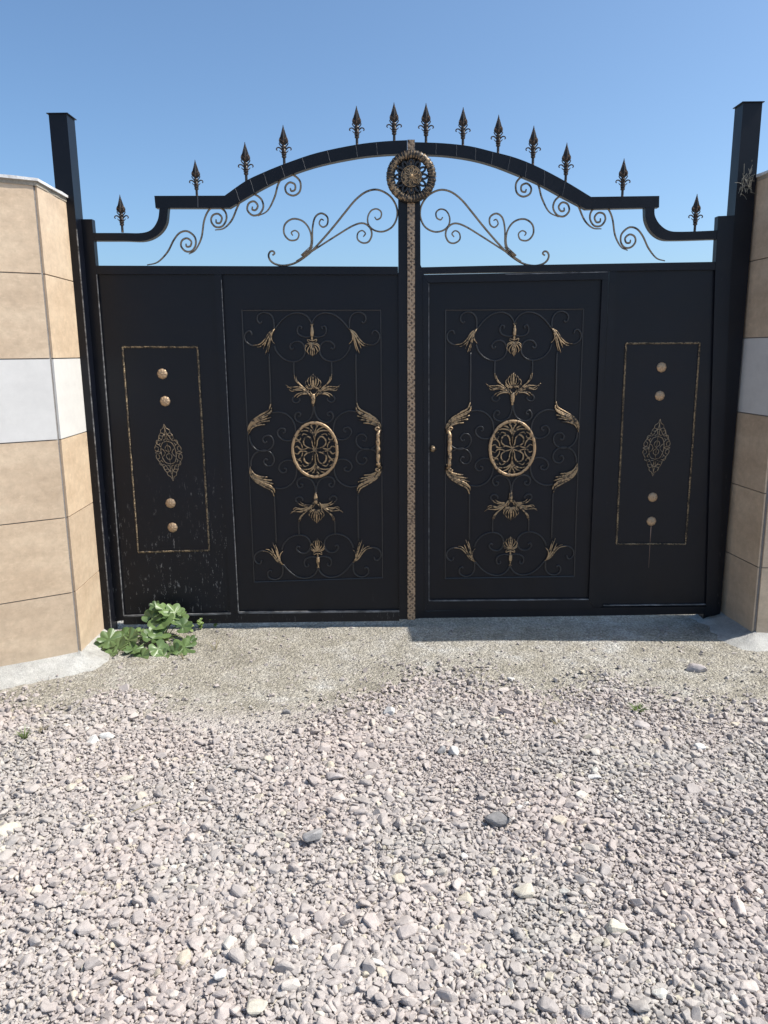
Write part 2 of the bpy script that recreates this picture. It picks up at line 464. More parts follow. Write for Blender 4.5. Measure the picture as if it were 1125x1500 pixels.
protoB = [stone_proto(200 + k, False, 11 + k % 4, (1, 0.65 + 0.3 * ((k * 7) % 10) / 10, 0.5 + 0.3 * ((k * 3) % 10) / 10)) for k in range(24)]
def rotmats(n, tilt):
    az = rng.random(n) * 2 * math.pi; ti = np.abs(rng.normal(size=n)) * tilt; ta = rng.random(n) * 2 * math.pi
    ca, sa = np.cos(az), np.sin(az)
    Z = np.zeros((n, 3, 3)); Z[:, 0, 0] = ca; Z[:, 0, 1] = -sa; Z[:, 1, 0] = sa; Z[:, 1, 1] = ca; Z[:, 2, 2] = 1
    ax = np.stack([np.cos(ta), np.sin(ta), np.zeros(n)], 1); c, s = np.cos(ti), np.sin(ti)
    K = np.zeros((n, 3, 3)); K[:, 0, 2] = ax[:, 1]; K[:, 1, 2] = -ax[:, 0]; K[:, 2, 0] = -ax[:, 1]; K[:, 2, 1] = ax[:, 0]
    T = np.eye(3)[None] + s[:, None, None] * K + (1 - c)[:, None, None] * (K @ K)
    return T @ Z
def scatter(name, pos, size, protos, m, tilt=0.5):
    n = len(pos); Rm = rotmats(n, tilt); which = rng.integers(0, len(protos), n)
    VV, FF, off = [], [], 0
    for k, (V, F) in enumerate(protos):
        idx = np.where(which == k)[0]
        if len(idx) == 0: continue
        v = np.einsum('nij,vj->nvi', Rm[idx], V) * size[idx][:, None, None] + pos[idx][:, None, :]
        f = F[None] + (np.arange(len(idx)) * len(V))[:, None, None] + off
        VV.append(v.reshape(-1, 3)); FF.append(f.reshape(-1, 3)); off += len(idx) * len(V)
    V = np.concatenate(VV).astype(np.float32); F = np.concatenate(FF).astype(np.int32)
    me = bpy.data.meshes.new(name)
    me.vertices.add(len(V)); me.vertices.foreach_set('co', V.ravel())
    me.loops.add(len(F) * 3); me.loops.foreach_set('vertex_index', F.ravel())
    me.polygons.add(len(F)); me.polygons.foreach_set('loop_start', np.arange(len(F), dtype=np.int32) * 3)
    me.update(calc_edges=True); me.polygons.foreach_set('use_smooth', np.zeros(len(F), dtype=bool))
    me.materials.append(m)
    o = bpy.data.objects.new(name, me); C.objects.link(o); o['kind'] = 'stuff'
    return o
# front edge of the coarse gravel, read off the photograph onto the ground, as y(x)
edge_px = [(-60, 1060), (0, 1050), (60, 1052), (120, 1045), (215, 1068), (300, 1088), (420, 1090), (470, 1060), (540, 1030), (600, 1006), (660, 1000), (740, 1018),
           (800, 1042), (850, 1030), (900, 1012), (960, 1030), (1040, 1052), (1125, 1062), (1190, 1062)]
eg = [GR(a, b) for a, b in edge_px]; ex = np.array([p.x for p in eg]); ey = np.array([p.y for p in eg])
def edge_y(x): return np.interp(x, ex, ey)
def hvec(p): return np.array([hgt(a, b) for a, b in p])
def layer(spacing, jit, x0, x1, y0, y1):
    nx = int((x1 - x0) / spacing); ny = int((y1 - y0) / spacing)
    X, Y = np.meshgrid(np.arange(nx), np.arange(ny)); X = X + 0.5 * (Y % 2)
    p = np.stack([x0 + X.ravel() * spacing, y0 + Y.ravel() * spacing], 1)
    return p + rng.normal(size=p.shape) * spacing * jit
def keep_by_edge(p, soft):
    d = edge_y(p[:, 0]) - p[:, 1]               # positive: on the gravel side
    d = d + np.array([0.10 * noise.noise(Vector((a * 3.5, b * 3.5, 9))) for a, b in p])
    pr = 1 / (1 + np.exp(-d / soft))
    return rng.random(len(p)) < pr
patch = GR(172, 1030)
X0, X1, Y0, Y1 = -3.0, 3.0, -4.9, -0.45
allp, alls = [], []
for sp, smin, smax, zb, frac, soft in ((0.0215, 0.025, 0.036, -0.001, 1.0, 0.07), (0.0245, 0.025, 0.040, 0.005, 0.95, 0.08), (0.075, 0.040, 0.064, 0.010, 0.55, 0.07), (0.0130, 0.010, 0.018, 0.006, 0.8, 0.13)):
    p = layer(sp, 0.28, X0, X1, Y0, Y1); p = p[rng.random(len(p)) < frac]
    d2 = np.hypot((p[:, 0] - patch.x) / 0.17, (p[:, 1] - patch.y) / 0.14)
    k = keep_by_edge(p, soft) | ((d2 < 1) & (rng.random(len(p)) < 0.6))
    p = p[k]
    clump = np.array([noise.noise(Vector((a * 2.2, b * 2.2, 5))) for a, b in p])
    s = smin + (smax - smin) * rng.random(len(p)) ** 1.8
    s *= 1 + 0.32 * clump
    z = hvec(p) + zb + rng.random(len(p)) * 0.005
    allp.append(np.column_stack([p, z])); alls.append(s)
pos = np.concatenate(allp); siz = np.concatenate(alls)
big = (siz > 0.021) & (pos[:, 1] < -1.2)
scatter('gravel', pos[big], siz[big], protoA, M['stone'], 0.36)
gfar = scatter('gravel', pos[~big], siz[~big], protoB, M['stone'], 0.42)
# loose chips over the trodden grit in front of the gate
p = rng.random((30000, 2)) * np.array([5.6, 2.6]) + np.array([-2.8, -2.55])
s = 0.0035 + 0.009 * rng.random(len(p)) ** 3 + 0.024 * (rng.random(len(p)) > 0.88) * rng.random(len(p)) ** 2
den = np.array([noise.noise(Vector((a * 2.6, b * 2.6, 2))) for a, b in p])
k = (rng.random(len(p)) < 0.62 + 0.6 * den); p = p[k]; s = s[k]
k = (p[:, 1] > -0.02) & (s > 0.008); p = p[~k]; s = s[~k]
scatter('grit', np.column_stack([p, hvec(p) + s * 0.10]), s, protoB, M['grit'], 0.35)

# single stones that stand out
def lone_stone(px, py, wpx, m, label, seed, shape=(1, 0.75, 0.5), lift=0.3, rz=0.0, base=0.02, cat='stone', group=None):
    c = GR(px, py, base); dist = (c - CAM).length
    size = wpx / FPX * dist * 0.92
    V, F = stone_proto(seed, True, 16, shape)
    bm = bmesh.new(); vs = [bm.verts.new(Vector(v) * size) for v in V]
    for f in F: bm.faces.new([vs[i] for i in f])
    bmesh.ops.rotate(bm, verts=bm.verts, cent=(0, 0, 0), matrix=Matrix.Rotation(rz, 3, 'Z'))
    for v in bm.verts: v.co += c + Vector((0, 0, size * lift * shape[2] - 0.003))
    o = link('stone', bm, m, loc=c); tag(o, label, cat, group); return o
LS = [
 (731, 1205, 44, 'stone_dark', 'dark grey oblong stone, the darkest and largest lying on the gravel right of centre', (1, .55, .45), .1, .024),
 (459, 1227, 32, 'stone_grey', 'rounded flat grey stone casting a dark shadow on the gravel left of centre', (1, .85, .55), .3, .026),
 (769, 1306, 38, 'stone_cream', 'cream flat stone set in the gravel below the dark oblong stone', (1, .8, .4), .4, .024),
 (1020, 981, 34, 'stone_pink', 'angular pinkish stone on the grit near the right wall', (1, .5, .5), -.4, .005),
 (490, 1136, 30, 'stone_pink', 'broad pale pinkish stone on the gravel below the gate centre', (1, .8, .5), .1, .026),
 (157, 1077, 26, 'stone_white', 'white stone, the right one of the pair on the left edge of the gravel', (1, .7, .6), .2, .02),
 (134, 1086, 25, 'stone_white', 'white stone, the left one of the pair on the left edge of the gravel', (1, .8, .6), .9, .02),
 (10, 1215, 44, 'stone_cream', 'cream slab-like stone cut off by the left picture edge', (1, .7, .4), .5, .02),
 (377, 1475, 30, 'stone_cream', 'cream and white stone at the bottom edge of the gravel', (1, .8, .6), .2, .026),
 (903, 1357, 34, 'stone_cream', 'beige rounded stone in the gravel at lower right', (1, .85, .5), .1, .026),
 (870, 1137, 26, 'stone_white', 'thin white flat chip lying on the gravel right of centre', (1, .45, .25), 0, .03),
 (1026, 1094, 18, 'stone_white', 'small bright white stone on the gravel at right', (1, .8, .6), .2, .028),
 (645, 1098, 22, 'stone_grey', 'grey tilted stone standing in the gravel below the gate centre', (1, .6, .7), .5, .03),
 (665, 1101, 20, 'stone_white', 'whitish angular stone beside the grey tilted stone', (1, .8, .8), -.9, .03),
 (420, 1043, 15, 'stone_dark', 'small dark stone on the bare grit left of centre', (1, .8, .7), .1, .006),
 (940, 1062, 26, 'stone_pink', 'pinkish stone where the gravel meets the grit at right', (1, .8, .6), -.1, .02),
 (570, 1042, 20, 'stone_white', 'pale rounded stone at the upper edge of the gravel in the middle', (1, .8, .8), -.1, .02),
 (185, 1140, 22, 'stone_cream', 'small cream flat stone on the gravel at left', (1, .6, .4), .2, .024),
 (322, 1428, 22, 'stone_white', 'bright white small stone low on the gravel left of centre', (1, .8, .7), .3, .028),
 (435, 1460, 0, None, None, None, 0, 0),
]
for i, (a, b_, wp, mm, lab, shp, rz, bs) in enumerate(LS):
    if mm: lone_stone(a, b_, wp, M[mm], lab, 900 + i, shp, 0.34 if i < 2 else 0.08, rz, bs)

# ------------------------------------------------------------------ walls either side
def offset_pt(p, n, d): return (p[0] + n[0] * d, p[1] + n[1] * d)
def wall(label, path, closing, ztop, course, group, foot, seg_breaks, foot_label, white_rows=(2,)):
    """path: plan polyline of the visible foot, first point at the gate; closing: plan points that close the body"""
    base = Vector((path[1][0], path[1][1], 0))
    t = thing('boundary_wall', label, 'wall', base, group)
    # core
    bm = bmesh.new(); poly = path + closing
    lo = [bm.verts.new((x, y, -0.1)) for x, y in poly]; hi = [bm.verts.new((x, y, ztop - 0.004)) for x, y in poly]
    bm.faces.new(lo[::-1]); bm.faces.new(hi); n = len(poly)
    for i in range(n): bm.faces.new((lo[i], lo[(i + 1) % n], hi[(i + 1) % n], hi[i]))
    link('core', bm, M['grout'], t)
    # tiles
    th = 0.010; gap = 0.0028
    for s in range(len(path) - 1):
        a, b = Vector(path[s]), Vector(path[s + 1]); d = (b - a); L = d.length; d.normalize()
        nrm = Vector((d.y, -d.x))
        c = sum((Vector(q) for q in poly), Vector((0, 0))) / len(poly)
        if (c - a).dot(nrm) > 0: nrm = -nrm
        brk = seg_breaks[s]
        for u0, u1 in zip(brk, brk[1:]):
            u1 = min(u1, L)
            k = 0; z1 = ztop
            while z1 > 0.0:
                z0 = max(z1 - course, -0.05)
                g1 = gap
                A = a + d * (u0 + g1); B = a + d * (u1 - g1)
                jit = random.uniform(-0.0012, 0.0012)
                bm = bmesh.new()
                q = []
                for zz in (z0 + g1, z1 - g1 * (0 if k == 0 else 1)):
                    for pt in (A, B):
                        q.append(Vector((pt.x, pt.y, zz)))
                N = Vector((nrm.x, nrm.y, 0)) * (th + jit)
                vs = [bm.verts.new(p + N) for p in q] + [bm.verts.new(p + Vector((nrm.x, nrm.y, 0)) * 0.001) for p in q]
                for f in ((0, 1, 3, 2), (4, 6, 7, 5), (0, 4, 5, 1), (2, 3, 7, 6), (0, 2, 6, 4), (1, 5, 7, 3)):
                    bm.faces.new([vs[i] for i in f])
                bevel(bm, 0.003, 2)
                row_white = k in white_rows
                o = link('tile', bm, M['tile_white'] if row_white else M['tile'], t)
                if row_white: o['label'] = 'plain white tile'
                z1 = z0; k += 1
                if z0 <= 0: break
    # mortar bed and cap slab following the plan
    def slab(name, off, z0, z1, m, rough):
        bm = bmesh.new(); pts = []
        n = len(path)
        cc = sum((Vector(q) for q in poly), Vector((0, 0))) / len(poly)
        outer = []
        for i, p in enumerate(path):
            ns = []
            for j in (i - 1, i):
                if 0 <= j < n - 1:
                    d = (Vector(path[j + 1]) - Vector(path[j])).normalized(); nn = Vector((d.y, -d.x))
                    if (cc - Vector(path[j])).dot(nn) > 0: nn = -nn
                    ns.append(nn)
            v = sum(ns, Vector((0, 0))) / len(ns); v = v / max(0.3, v.length_squared)
            if i == 0:
                d = (Vector(path[1]) - Vector(path[0])).normalized(); outer.append(Vector(p) + v * off - d * off * 0.3)
            else: outer.append(Vector(p) + v * off)
        fine = []
        for a, b in zip(outer, outer[1:]):
            m_ = max(2, int((b - a).length / 0.03))
            for q in range(m_): fine.append(a.lerp(b, q / m_))
        fine.append(outer[-1])
        pts = [(q.x + rough * noise.noise(Vector((q.x * 14, q.y * 14, z0 * 30))), q.y + rough * noise.noise(Vector((q.x * 14, q.y * 14, 8)))) for q in fine] + [tuple(q) for q in closing]
        lo = [bm.verts.new((x, y, z0 + rough * 0.5 * noise.noise(Vector((x * 9, y * 9, 4))))) for x, y in pts]
        hi = [bm.verts.new((x, y, z1 + rough * 0.7 * noise.noise(Vector((x * 9, y * 9, 2))))) for x, y in pts]
        bm.faces.new(lo[::-1]); bm.faces.new(hi); n2 = len(pts)
        for i in range(n2): bm.faces.new((lo[i], lo[(i + 1) % n2], hi[(i + 1) % n2], hi[i]))
        link(name, bm, m, t)
    slab('mortar_bed', 0.013, ztop - 0.002, ztop + 0.018, M['bed'], 0.003)
    slab('cap', 0.024, ztop + 0.018, ztop + 0.031, M['cap'], 0.004)
    # rough concrete footing banked against the foot
    fh, fw = foot
    bm = bmesh.new(); fine = []; nrms = []
    segs = []
    for s in range(len(path) - 1):
        a, b = Vector(path[s]), Vector(path[s + 1]); d = (b - a).normalized(); nn = Vector((d.y, -d.x))
        if (sum((Vector(q) for q in poly), Vector((0, 0))) / len(poly) - a).dot(nn) > 0: nn = -nn
        segs.append((a, b, nn))
    for s, (a, b, nn) in enumerate(segs):
        m_ = max(2, int((b - a).length / 0.025))
        for q in range(m_ + 1): fine.append((a.lerp(b, q / m_), nn))
        if s + 1 < len(segs):
            n2 = segs[s + 1][2]
            for q in range(1, 8): fine.append((b, nn.lerp(n2, q / 8).normalized()))
    rows = []
    K = 14
    acc = 0
    for i, (p, nn) in enumerate(fine):
        if i: acc += (p - fine[i - 1][0]).length
        ww = fw(acc) * (1 + 0.30 * noise.noise(Vector((p.x * 5, p.y * 5, nn.x * 2))) + 0.16 * noise.noise(Vector((p.x * 19, p.y * 19, nn.x * 6))))
        hh = fh(acc) * (1 + 0.25 * noise.noise(Vector((p.x * 4, p.y * 4, 3 + nn.y))))
        row = []
        for k in range(K + 1):
            u = k / K; q = p + nn * (ww * u - 0.006)
            z = hh * (1 - u) ** 1.35 * (1 + 0.0 * u) - 0.012 * u
            z += 0.009 * (noise.noise(Vector((q.x * 16, q.y * 16, 5)))) * (1 - abs(2 * u - 1))
            row.append(bm.verts.new((q.x, q.y, z + hgt(q.x, q.y) * u)))
        rows.append(row)
    for a, b in zip(rows, rows[1:]):
        for k in range(K): bm.faces.new((a[k], a[k + 1], b[k + 1], b[k]))
    o = link('footing', bm, M['footing'], t, smooth=True)
    return t
random.seed(5)
lw = wall('left boundary wall of beige tiles with one white course, turning in to the gate', [(-1.812, -0.02), (-1.79, -0.47), (-1.79 - 0.844 * 2.6, -0.47 - 0.536 * 2.6)],
     [(-4.15, -1.6), (-2.1, 0.02)], 2.385, 0.4, 'tiled walls flanking the gate', (lambda s: 0.045 + 0.03 * min(1, s), lambda s: 0.10 + 0.11 * min(1, s / 0.6)),
     [[0, 0.60], [0.004, 0.83, 1.63, 2.5]], '')
rw = wall('right boundary wall of beige tiles with a white course, side face in shade', [(1.868, 0.14), (1.897, -0.285), (4.2, -0.30)],
     [(4.2, 0.05), (2.2, 0.14)], 2.475, 0.41, 'tiled walls flanking the gate', (lambda s: 0.055, lambda s: 0.20 + 0.05 * min(1, s)),
     [[0, 0.60], [0.006, 0.8, 1.6, 2.3]], '')

# ------------------------------------------------------------------ tall posts
def tall_post(x0, x1, y0, y1, ztop, label):
    t = thing('gate_post', label, 'post', Vector(((x0 + x1) / 2, (y0 + y1) / 2, 0)), 'tall square posts behind the gate leaves')
    bm = bmesh.new(); box(bm, (x0, y0, -0.05), (x1, y1, ztop)); bevel(bm, 0.004, 2)
    link('shaft', bm, M['black_post'], t)
    bm = bmesh.new(); box(bm, (x0 - 0.008, y0 - 0.008, ztop), (x1 + 0.008, y1 + 0.008, ztop + 0.004))
    link('cap_plate', bm, M['black'], t)
    return t
yl = -0.075
a = P(71, 167, yl); b = P(97.5, 167, yl)
pl = tall_post(a.x, b.x, yl, yl + 0.105, a.z, 'tall black square post at left, its foot behind the tiled wall')
yr = 0.045
a = P(1089, 150, yr); b = P(1117, 150, yr)
pr = tall_post(a.x, b.x, yr, yr + 0.10, b.z, 'tall black square post at right with dry straw near its wall')
# sunlit line on the edge of the left post, painted as a pale sliver
bm = bmesh.new(); e = P(97.5, 167, yl).x
box(bm, (e - 0.003, yl - 0.0015, 0.03), (e + 0.0015, yl + 0.004, 2.25)); link('painted_lit_edge', bm, M['edge'], pl)

# ------------------------------------------------------------------ gate leaves
left = thing('gate_leaf', 'left black iron gate leaf with chipped side panel, carrying the round medallion and gold strip', 'gate', Vector((P(118, 600).x, 0.0, 0.0)), 'leaves of the double gate')
right = thing('gate_leaf', 'right black iron gate leaf with the small wicket door and lock knob', 'gate', Vector((P(1075, 600).x, 0.0, 0.0)), 'leaves of the double gate')
def part(name, pts, y0, y1, m, parent, bev=0.003):
    bm = bmesh.new(); prism(bm, pts, y0, y1)
    if bev: bevel(bm, bev, 2)
    return link(name, bm, m, parent)
YP = 0.018          # sheet plane
# left leaf
part('outer_stile', [(117.3, 321), (134.6, 321), (140.5, 390), (181, 902), (180.5, 909), (162.5, 911), (131, 496)], 0.0, 0.045, M['black_chipped'], left)
part('meeting_stile', [(583.2, 226), (600, 226), (601.5, 907), (584.8, 907)], 0.001, 0.045, M['black'], left)
part('top_rail', [(140.6, 389), (583, 390.5), (583.3, 402), (141.6, 401.5)], 0.002, 0.045, M['black'], left)
part('bottom_rail', [(180.8, 902.5), (349, 898.5), (585, 895.8), (585, 909.5), (349, 912.5), (180.8, 915)], 0.002, 0.045, M['black_post'], left)  # black carried lower to stand for the shaded gap under the rail
part('mullion', [(313.5, 402), (324.5, 402), (349.5, 898.5), (337.5, 898.8)], 0.003, 0.045, M['black'], left)
part('side_panel', [(141.5, 400), (315, 400), (341, 904), (180, 906)], YP, YP + 0.006, M['black_chipped'], left, 0)
part('main_panel', [(322, 400), (584, 400), (586, 902), (346, 905)], YP, YP + 0.006, M['black'], left, 0)
# sunlit arrises of the leaves, the light painted on as pale slivers
def arris(pts, parent, wpx=2.2, y=-0.0015, horiz=False):
    bm = bmesh.new()
    (a, b), (c, d) = pts
    if horiz: q = [(a, b), (c, d), (c, d + wpx), (a, b + wpx)]
    else: q = [(a - wpx, b), (a, b), (c, d), (c - wpx, d)]
    prism(bm, q, y, y + 0.012); link('painted_lit_edge', bm, M['edge'], parent)
arris([(349.8, 896.6), (585, 894.4)], left, 2.4, 0.0, True)
arris([(181, 901.8), (338, 898)], left, 2.2, 0.0, True)
arris([(324.5, 410), (349.5, 898)], left, 0.9, 0.001)
arris([(141.5, 402), (181, 902)], left, 0.8, -0.0015)
# right leaf
part('outer_stile', [(1052, 316.5), (1076.3, 315.5), (1071, 384), (1050, 899), (1034, 900), (1048.3, 383.5)], 0.0, 0.045, M['black'], right)
part('meeting_stile', [(602.5, 228), (615.2, 228), (616.0, 388), (621, 400), (623.5, 905), (603.5, 907)], 0.001, 0.045, M['black'], right)
part('top_rail', [(616, 391.5), (722, 389), (1048, 383.5), (1047.5, 395), (722, 399), (616, 401)], 0.002, 0.045, M['black'], right)
part('bottom_rail', [(619.5, 896), (875, 890), (1034.5, 888.5), (1034, 899.5), (875, 902), (619.5, 905.5)], 0.002, 0.045, M['black'], right)
part('mullion', [(893, 397.5), (903.5, 397.2), (882, 889), (869, 890)], 0.004, 0.045, M['black'], right)
part('side_panel', [(901, 394), (1048, 393), (1036, 892), (880, 893)], YP, YP + 0.006, M['black'], right, 0)
arris([(884, 886.5), (1034, 885)], right, 1.3, 0.004, True)
# wicket door in the right leaf
bm = bmesh.new()
yw = -0.004
prism(bm, [(619.5, 402.5), (892, 397), (891.5, 409), (628, 414)], yw, 0.035)
prism(bm, [(619.5, 402.6), (627.8, 414), (628.3, 881), (622, 894.5)], yw + 0.0005, 0.035)
prism(bm, [(892, 397.2), (891.7, 409), (869.5, 893), (862, 878)][::-1] if False else [(882.3, 409.3), (891.6, 409.1), (870.5, 891), (862.5, 878.7)], yw + 0.0005, 0.035)
prism(bm, [(628.3, 881.2), (862.3, 879), (870, 891), (622, 894.8)], yw, 0.035)
bevel(bm, 0.002, 1)
wick = link('wicket_door', bm, M['black'], right)
part('door_panel', [(626, 411), (885, 407), (865, 882), (626, 884)], 0.014, 0.020, M['black'], wick, 0)
arris([(628.3, 879.8), (862.5, 877.6)], wick, 1.2, yw - 0.001, True)
arris([(628.6, 415), (628.8, 880)], wick, 0.7, yw - 0.001)
arris([(740, 401.3), (890, 397.8)], wick, 1.0, yw - 0.001, True)
# knob and lock
c = P(633.3, 657.5, yw)
bm = bmesh.new(); lathe(bm, [(0.019, 0), (0.019, 0.003), (0.012, 0.005), (0.010, 0.02), (0.015, 0.026), (0.014, 0.034), (0.006, 0.038)], Vector((c.x + 0.004, 0.014, c.z)), 'Y', 16)
link('lock_knob', bm, M['gold'], wick, smooth=True)

# ---------- arches
def arch(parent, bars):
    bm = bmesh.new()
    for top, bot in bars: ribbon(bm, top, bot, 0.002, 0.046)
    bevel(bm, 0.0025, 2)
    return link('arch', bm, M['black'], parent)
def spl(pts, n=5): return [(v.x, v.y) for v in catmull([Vector((a, b, 0)) for a, b in pts], n)]
Lt = spl([(329, 286.5), (359, 265.5), (385.6, 252.6), (421, 238.3), (465.6, 223.5), (520.7, 212), (560, 207.2), (596.4, 205.2)], 4)
Lb = spl([(336, 304.5), (366, 286.5), (392, 272), (427, 255.3), (471, 241.2), (524, 230.6), (562, 226.5), (596.4, 225)], 4)
arch(left, [(Lt, Lb), ([(226, 286.8), (329, 286.5)], [(227.8, 304.6), (336, 304.5)]),
            (spl([(134.8, 341.2), (180, 341.2), (207, 341.2), (222, 336), (231, 322), (233.6, 304.8)]), spl([(136, 352.6), (180, 352.6), (211, 352.8), (231, 344), (243, 328), (246.2, 304.8)]))])
Rt = spl([(607.8, 208.2), (648.7, 209.7), (687.8, 214), (722, 222.2), (756, 231.3), (788.4, 244.6), (828, 265.4), (865.8, 288.3)], 4)
Rb = spl([(607.8, 226), (648.7, 227.6), (687.8, 233), (720, 241.3), (752, 253.3), (788, 268.6), (824, 288), (858.6, 306.3)], 4)
arch(right, [(Rt, Rb), ([(865.8, 288.3), (965.9, 286.9)], [(858.6, 306.3), (965.5, 303.8)]),
             (spl([(958.8, 304), (959.6, 316.4), (967, 329), (980, 337.8), (1000, 339.4), (1050.3, 337.5)]), spl([(945, 304), (946.5, 323.6), (955, 340), (970, 350.4), (992, 351.9), (1049.8, 350.2)]))])
# weld seams across the arch segments
def seams(parent, T, B, idx):
    for k in idx:
        bm = bmesh.new()
        a = P(*T[k], 0.0); b = P(*B[k], 0.0)
        a.y = b.y = 0.0015
        d = (b - a); a += d * 0.04; b -= d * 0.04
        sweep(bm, [a, a.lerp(b, 0.4) + Vector((0.001, 0, 0)), a.lerp(b, 0.7) - Vector((0.001, 0, 0)), b], 0.0013, 5)
        link('weld_seam', bm, M['weld'], parent)
seams(left, Lt, Lb, range(2, len(Lt) - 3, 3)); seams(right, Rt, Rb, range(3, len(Rt) - 2, 3))
bm = bmesh.new(); prism(bm, [(288.8, 287.5), (290.2, 287.5), (290.6, 303.6), (289.2, 303.6)], 0.0008, 0.003); link('weld_seam', bm, M['weld'], left)

# ---------- centre strip and medallion (fixed to the left leaf)
part('cover_strip', [(596.8, 204.5), (607.6, 204.5), (608.2, 908), (597, 908)], -0.010, 0.0, M['strip'], left, 0.0015)
mc = P(602.4, 258.8, -0.018)
bm = bmesh.new(); pxm = 4.34 / FPX * 1.0
seg = 120; R0, r0 = 27.3 * pxm * 1.04, 5.6 * pxm * 1.04
ringp = []
for k in range(seg):
    a = 2 * math.pi * k / seg
    ringp.append(mc + Vector((R0 * math.cos(a), 0, R0 * math.sin(a))))
def rope_r(t, n=30): return r0 * (0.86 + 0.14 * abs(math.sin(t * math.pi * n)) ** 0.6)
sweep(bm, ringp, lambda t: rope_r(t), 10, flat=0.75, closed=True)
md = link('medallion', bm, M['gold_dark'], left, smooth=True)
# ribs round the ring
bm = bmesh.new()
for k in range(44):
    a = 2 * math.pi * k / 44; e = Vector((math.cos(a), 0, math.sin(a))); tt = Vector((-math.sin(a), 0, math.cos(a)))
    pts = []
    for q in range(6):
        f = math.pi * (0.05 + 0.9 * q / 5)
        pts.append(mc + e * (R0 + r0 * 1.03 * math.cos(f)) + Vector((0, -r0 * 0.8 * math.sin(f), 0)) + tt * (0.004 * (q / 5 - 0.5)))
    sweep(bm, pts, 0.0017, 5, up=tt)
link('ring_ribs', bm, M['gold'], md)
bm = bmesh.new()   # pierced black petals between ring and rosette
for k in range(12):
    a = 2 * math.pi * k / 12; e = Vector((math.cos(a), 0, math.sin(a))); tt = Vector((-math.sin(a), 0, math.cos(a)))
    for s in (-1, 1):
        p0 = mc + e * (12 * pxm); p3 = mc + e * (23 * pxm)
        sweep(bm, catmull([p0, p0.lerp(p3, 0.35) + tt * s * 0.011, p0.lerp(p3, 0.75) + tt * s * 0.008, p3 - tt * s * 0.004], 4), 0.0058, 6, flat=0.6)
link('petals', bm, M['rod'], md)
bm = bmesh.new()
lathe(bm, [(14.6 * pxm, -0.006), (14.6 * pxm, 0.004), (13.6 * pxm, 0.008), (12.4 * pxm, 0.006), (11 * pxm, 0.008), (5 * pxm, 0.012), (0.004, 0.014)], mc, 'Y', 32)
ros = link('rosette', bm, M['gold_dark'], md, smooth=True)
bm = bmesh.new()
torus_xz(bm, mc + Vector((0, -0.010, 0)), 13.4 * pxm, 13.4 * pxm, 0.0022)
for k in range(8):
    a = 2 * math.pi * (k + 0.0) / 8; e = Vector((math.cos(a), 0, math.sin(a))); tt = Vector((-math.sin(a), 0, math.cos(a))); o_ = mc + Vector((0, -0.014, 0))
    for s in (-1, 1):
        sweep(bm, catmull([o_ + e * 0.008, o_ + e * 0.022 + tt * s * 0.011, o_ + e * 0.040 + tt * s * 0.008, o_ + e * 0.046], 4), 0.0020, 5)
    sweep(bm, [o_ + e * 0.010, o_ + e * 0.040], 0.0014, 5)
lathe(bm, [(0.009, 0.0), (0.009, 0.004), (0.005, 0.009), (0.001, 0.010)], mc + Vector((0, -0.012, 0)), 'Y', 12)
link('rosette_petals', bm, M['gold'], md)

# ---------- bronze scrollwork in the opening above the panels
def z1(x, y): return (x / 2.8125, 140 + y / 2.8125)
def z2(x, y): return (350 + x / 2.8125, 140 + y / 2.8125)
big_curves = [
 [z2(*p) for p in [(138, 658), (147, 650), (140, 641), (128, 644), (122, 660), (130, 680), (152, 695), (188, 700), (235, 688), (290, 650), (340, 598), (390, 540), (435, 484), (480, 430), (525, 396), (572, 388), (620, 412), (648, 455), (651, 500), (632, 540), (595, 560), (558, 555), (534, 532), (531, 500), (545, 474), (568, 467), (586, 480), (584, 502), (568, 511), (559, 500)]],
 [z2(*p) for p in [(236, 683), (300, 642), (400, 578), (470, 536), (512, 526), (540, 545), (547, 575), (534, 602), (510, 607), (489, 592), (490, 567), (507, 556), (521, 568), (512, 582)]],
 [z2(*p) for p in [(292, 648), (302, 610), (303, 550), (313, 503), (338, 485), (364, 500), (364, 530), (346, 542), (331, 528), (338, 510), (350, 514)]],
 [z2(*p) for p in [(284, 650), (298, 605), (292, 555), (264, 518), (222, 508), (190, 530), (186, 568), (208, 595), (238, 593), (247, 570), (232, 556), (216, 564), (222, 577)]],
]
chain = [
 [z1(*p) for p in [(606, 698), (650, 686), (690, 645), (715, 597), (740, 566), (772, 559), (802, 582), (806, 615), (790, 640), (764, 641), (746, 620), (750, 597), (770, 588), (788, 601), (784, 620), (769, 622), (766, 610)]],
 [z1(*p) for p in [(778, 653), (806, 635), (830, 585), (841, 515), (862, 470), (893, 458), (926, 476), (933, 508), (916, 538), (888, 541), (870, 518), (876, 494), (898, 487), (914, 503), (907, 524), (892, 524), (890, 510)]],
 [z1(*p) for p in [(886, 554), (922, 547), (955, 513), (980, 455), (1004, 415), (1040, 405), (1074, 424), (1085, 458), (1068, 488), (1040, 493), (1019, 471), (1025, 444), (1047, 436), (1062, 453), (1054, 471), (1040, 470), (1040, 457)]],
 [z2(*p) for p in [(78, 496), (118, 474), (147, 418), (163, 362), (190, 330), (224, 328), (252, 354), (251, 394), (226, 412), (198, 402), (191, 377), (208, 358), (230, 366), (231, 388), (216, 393), (211, 381)]],
]
YS = 0.022
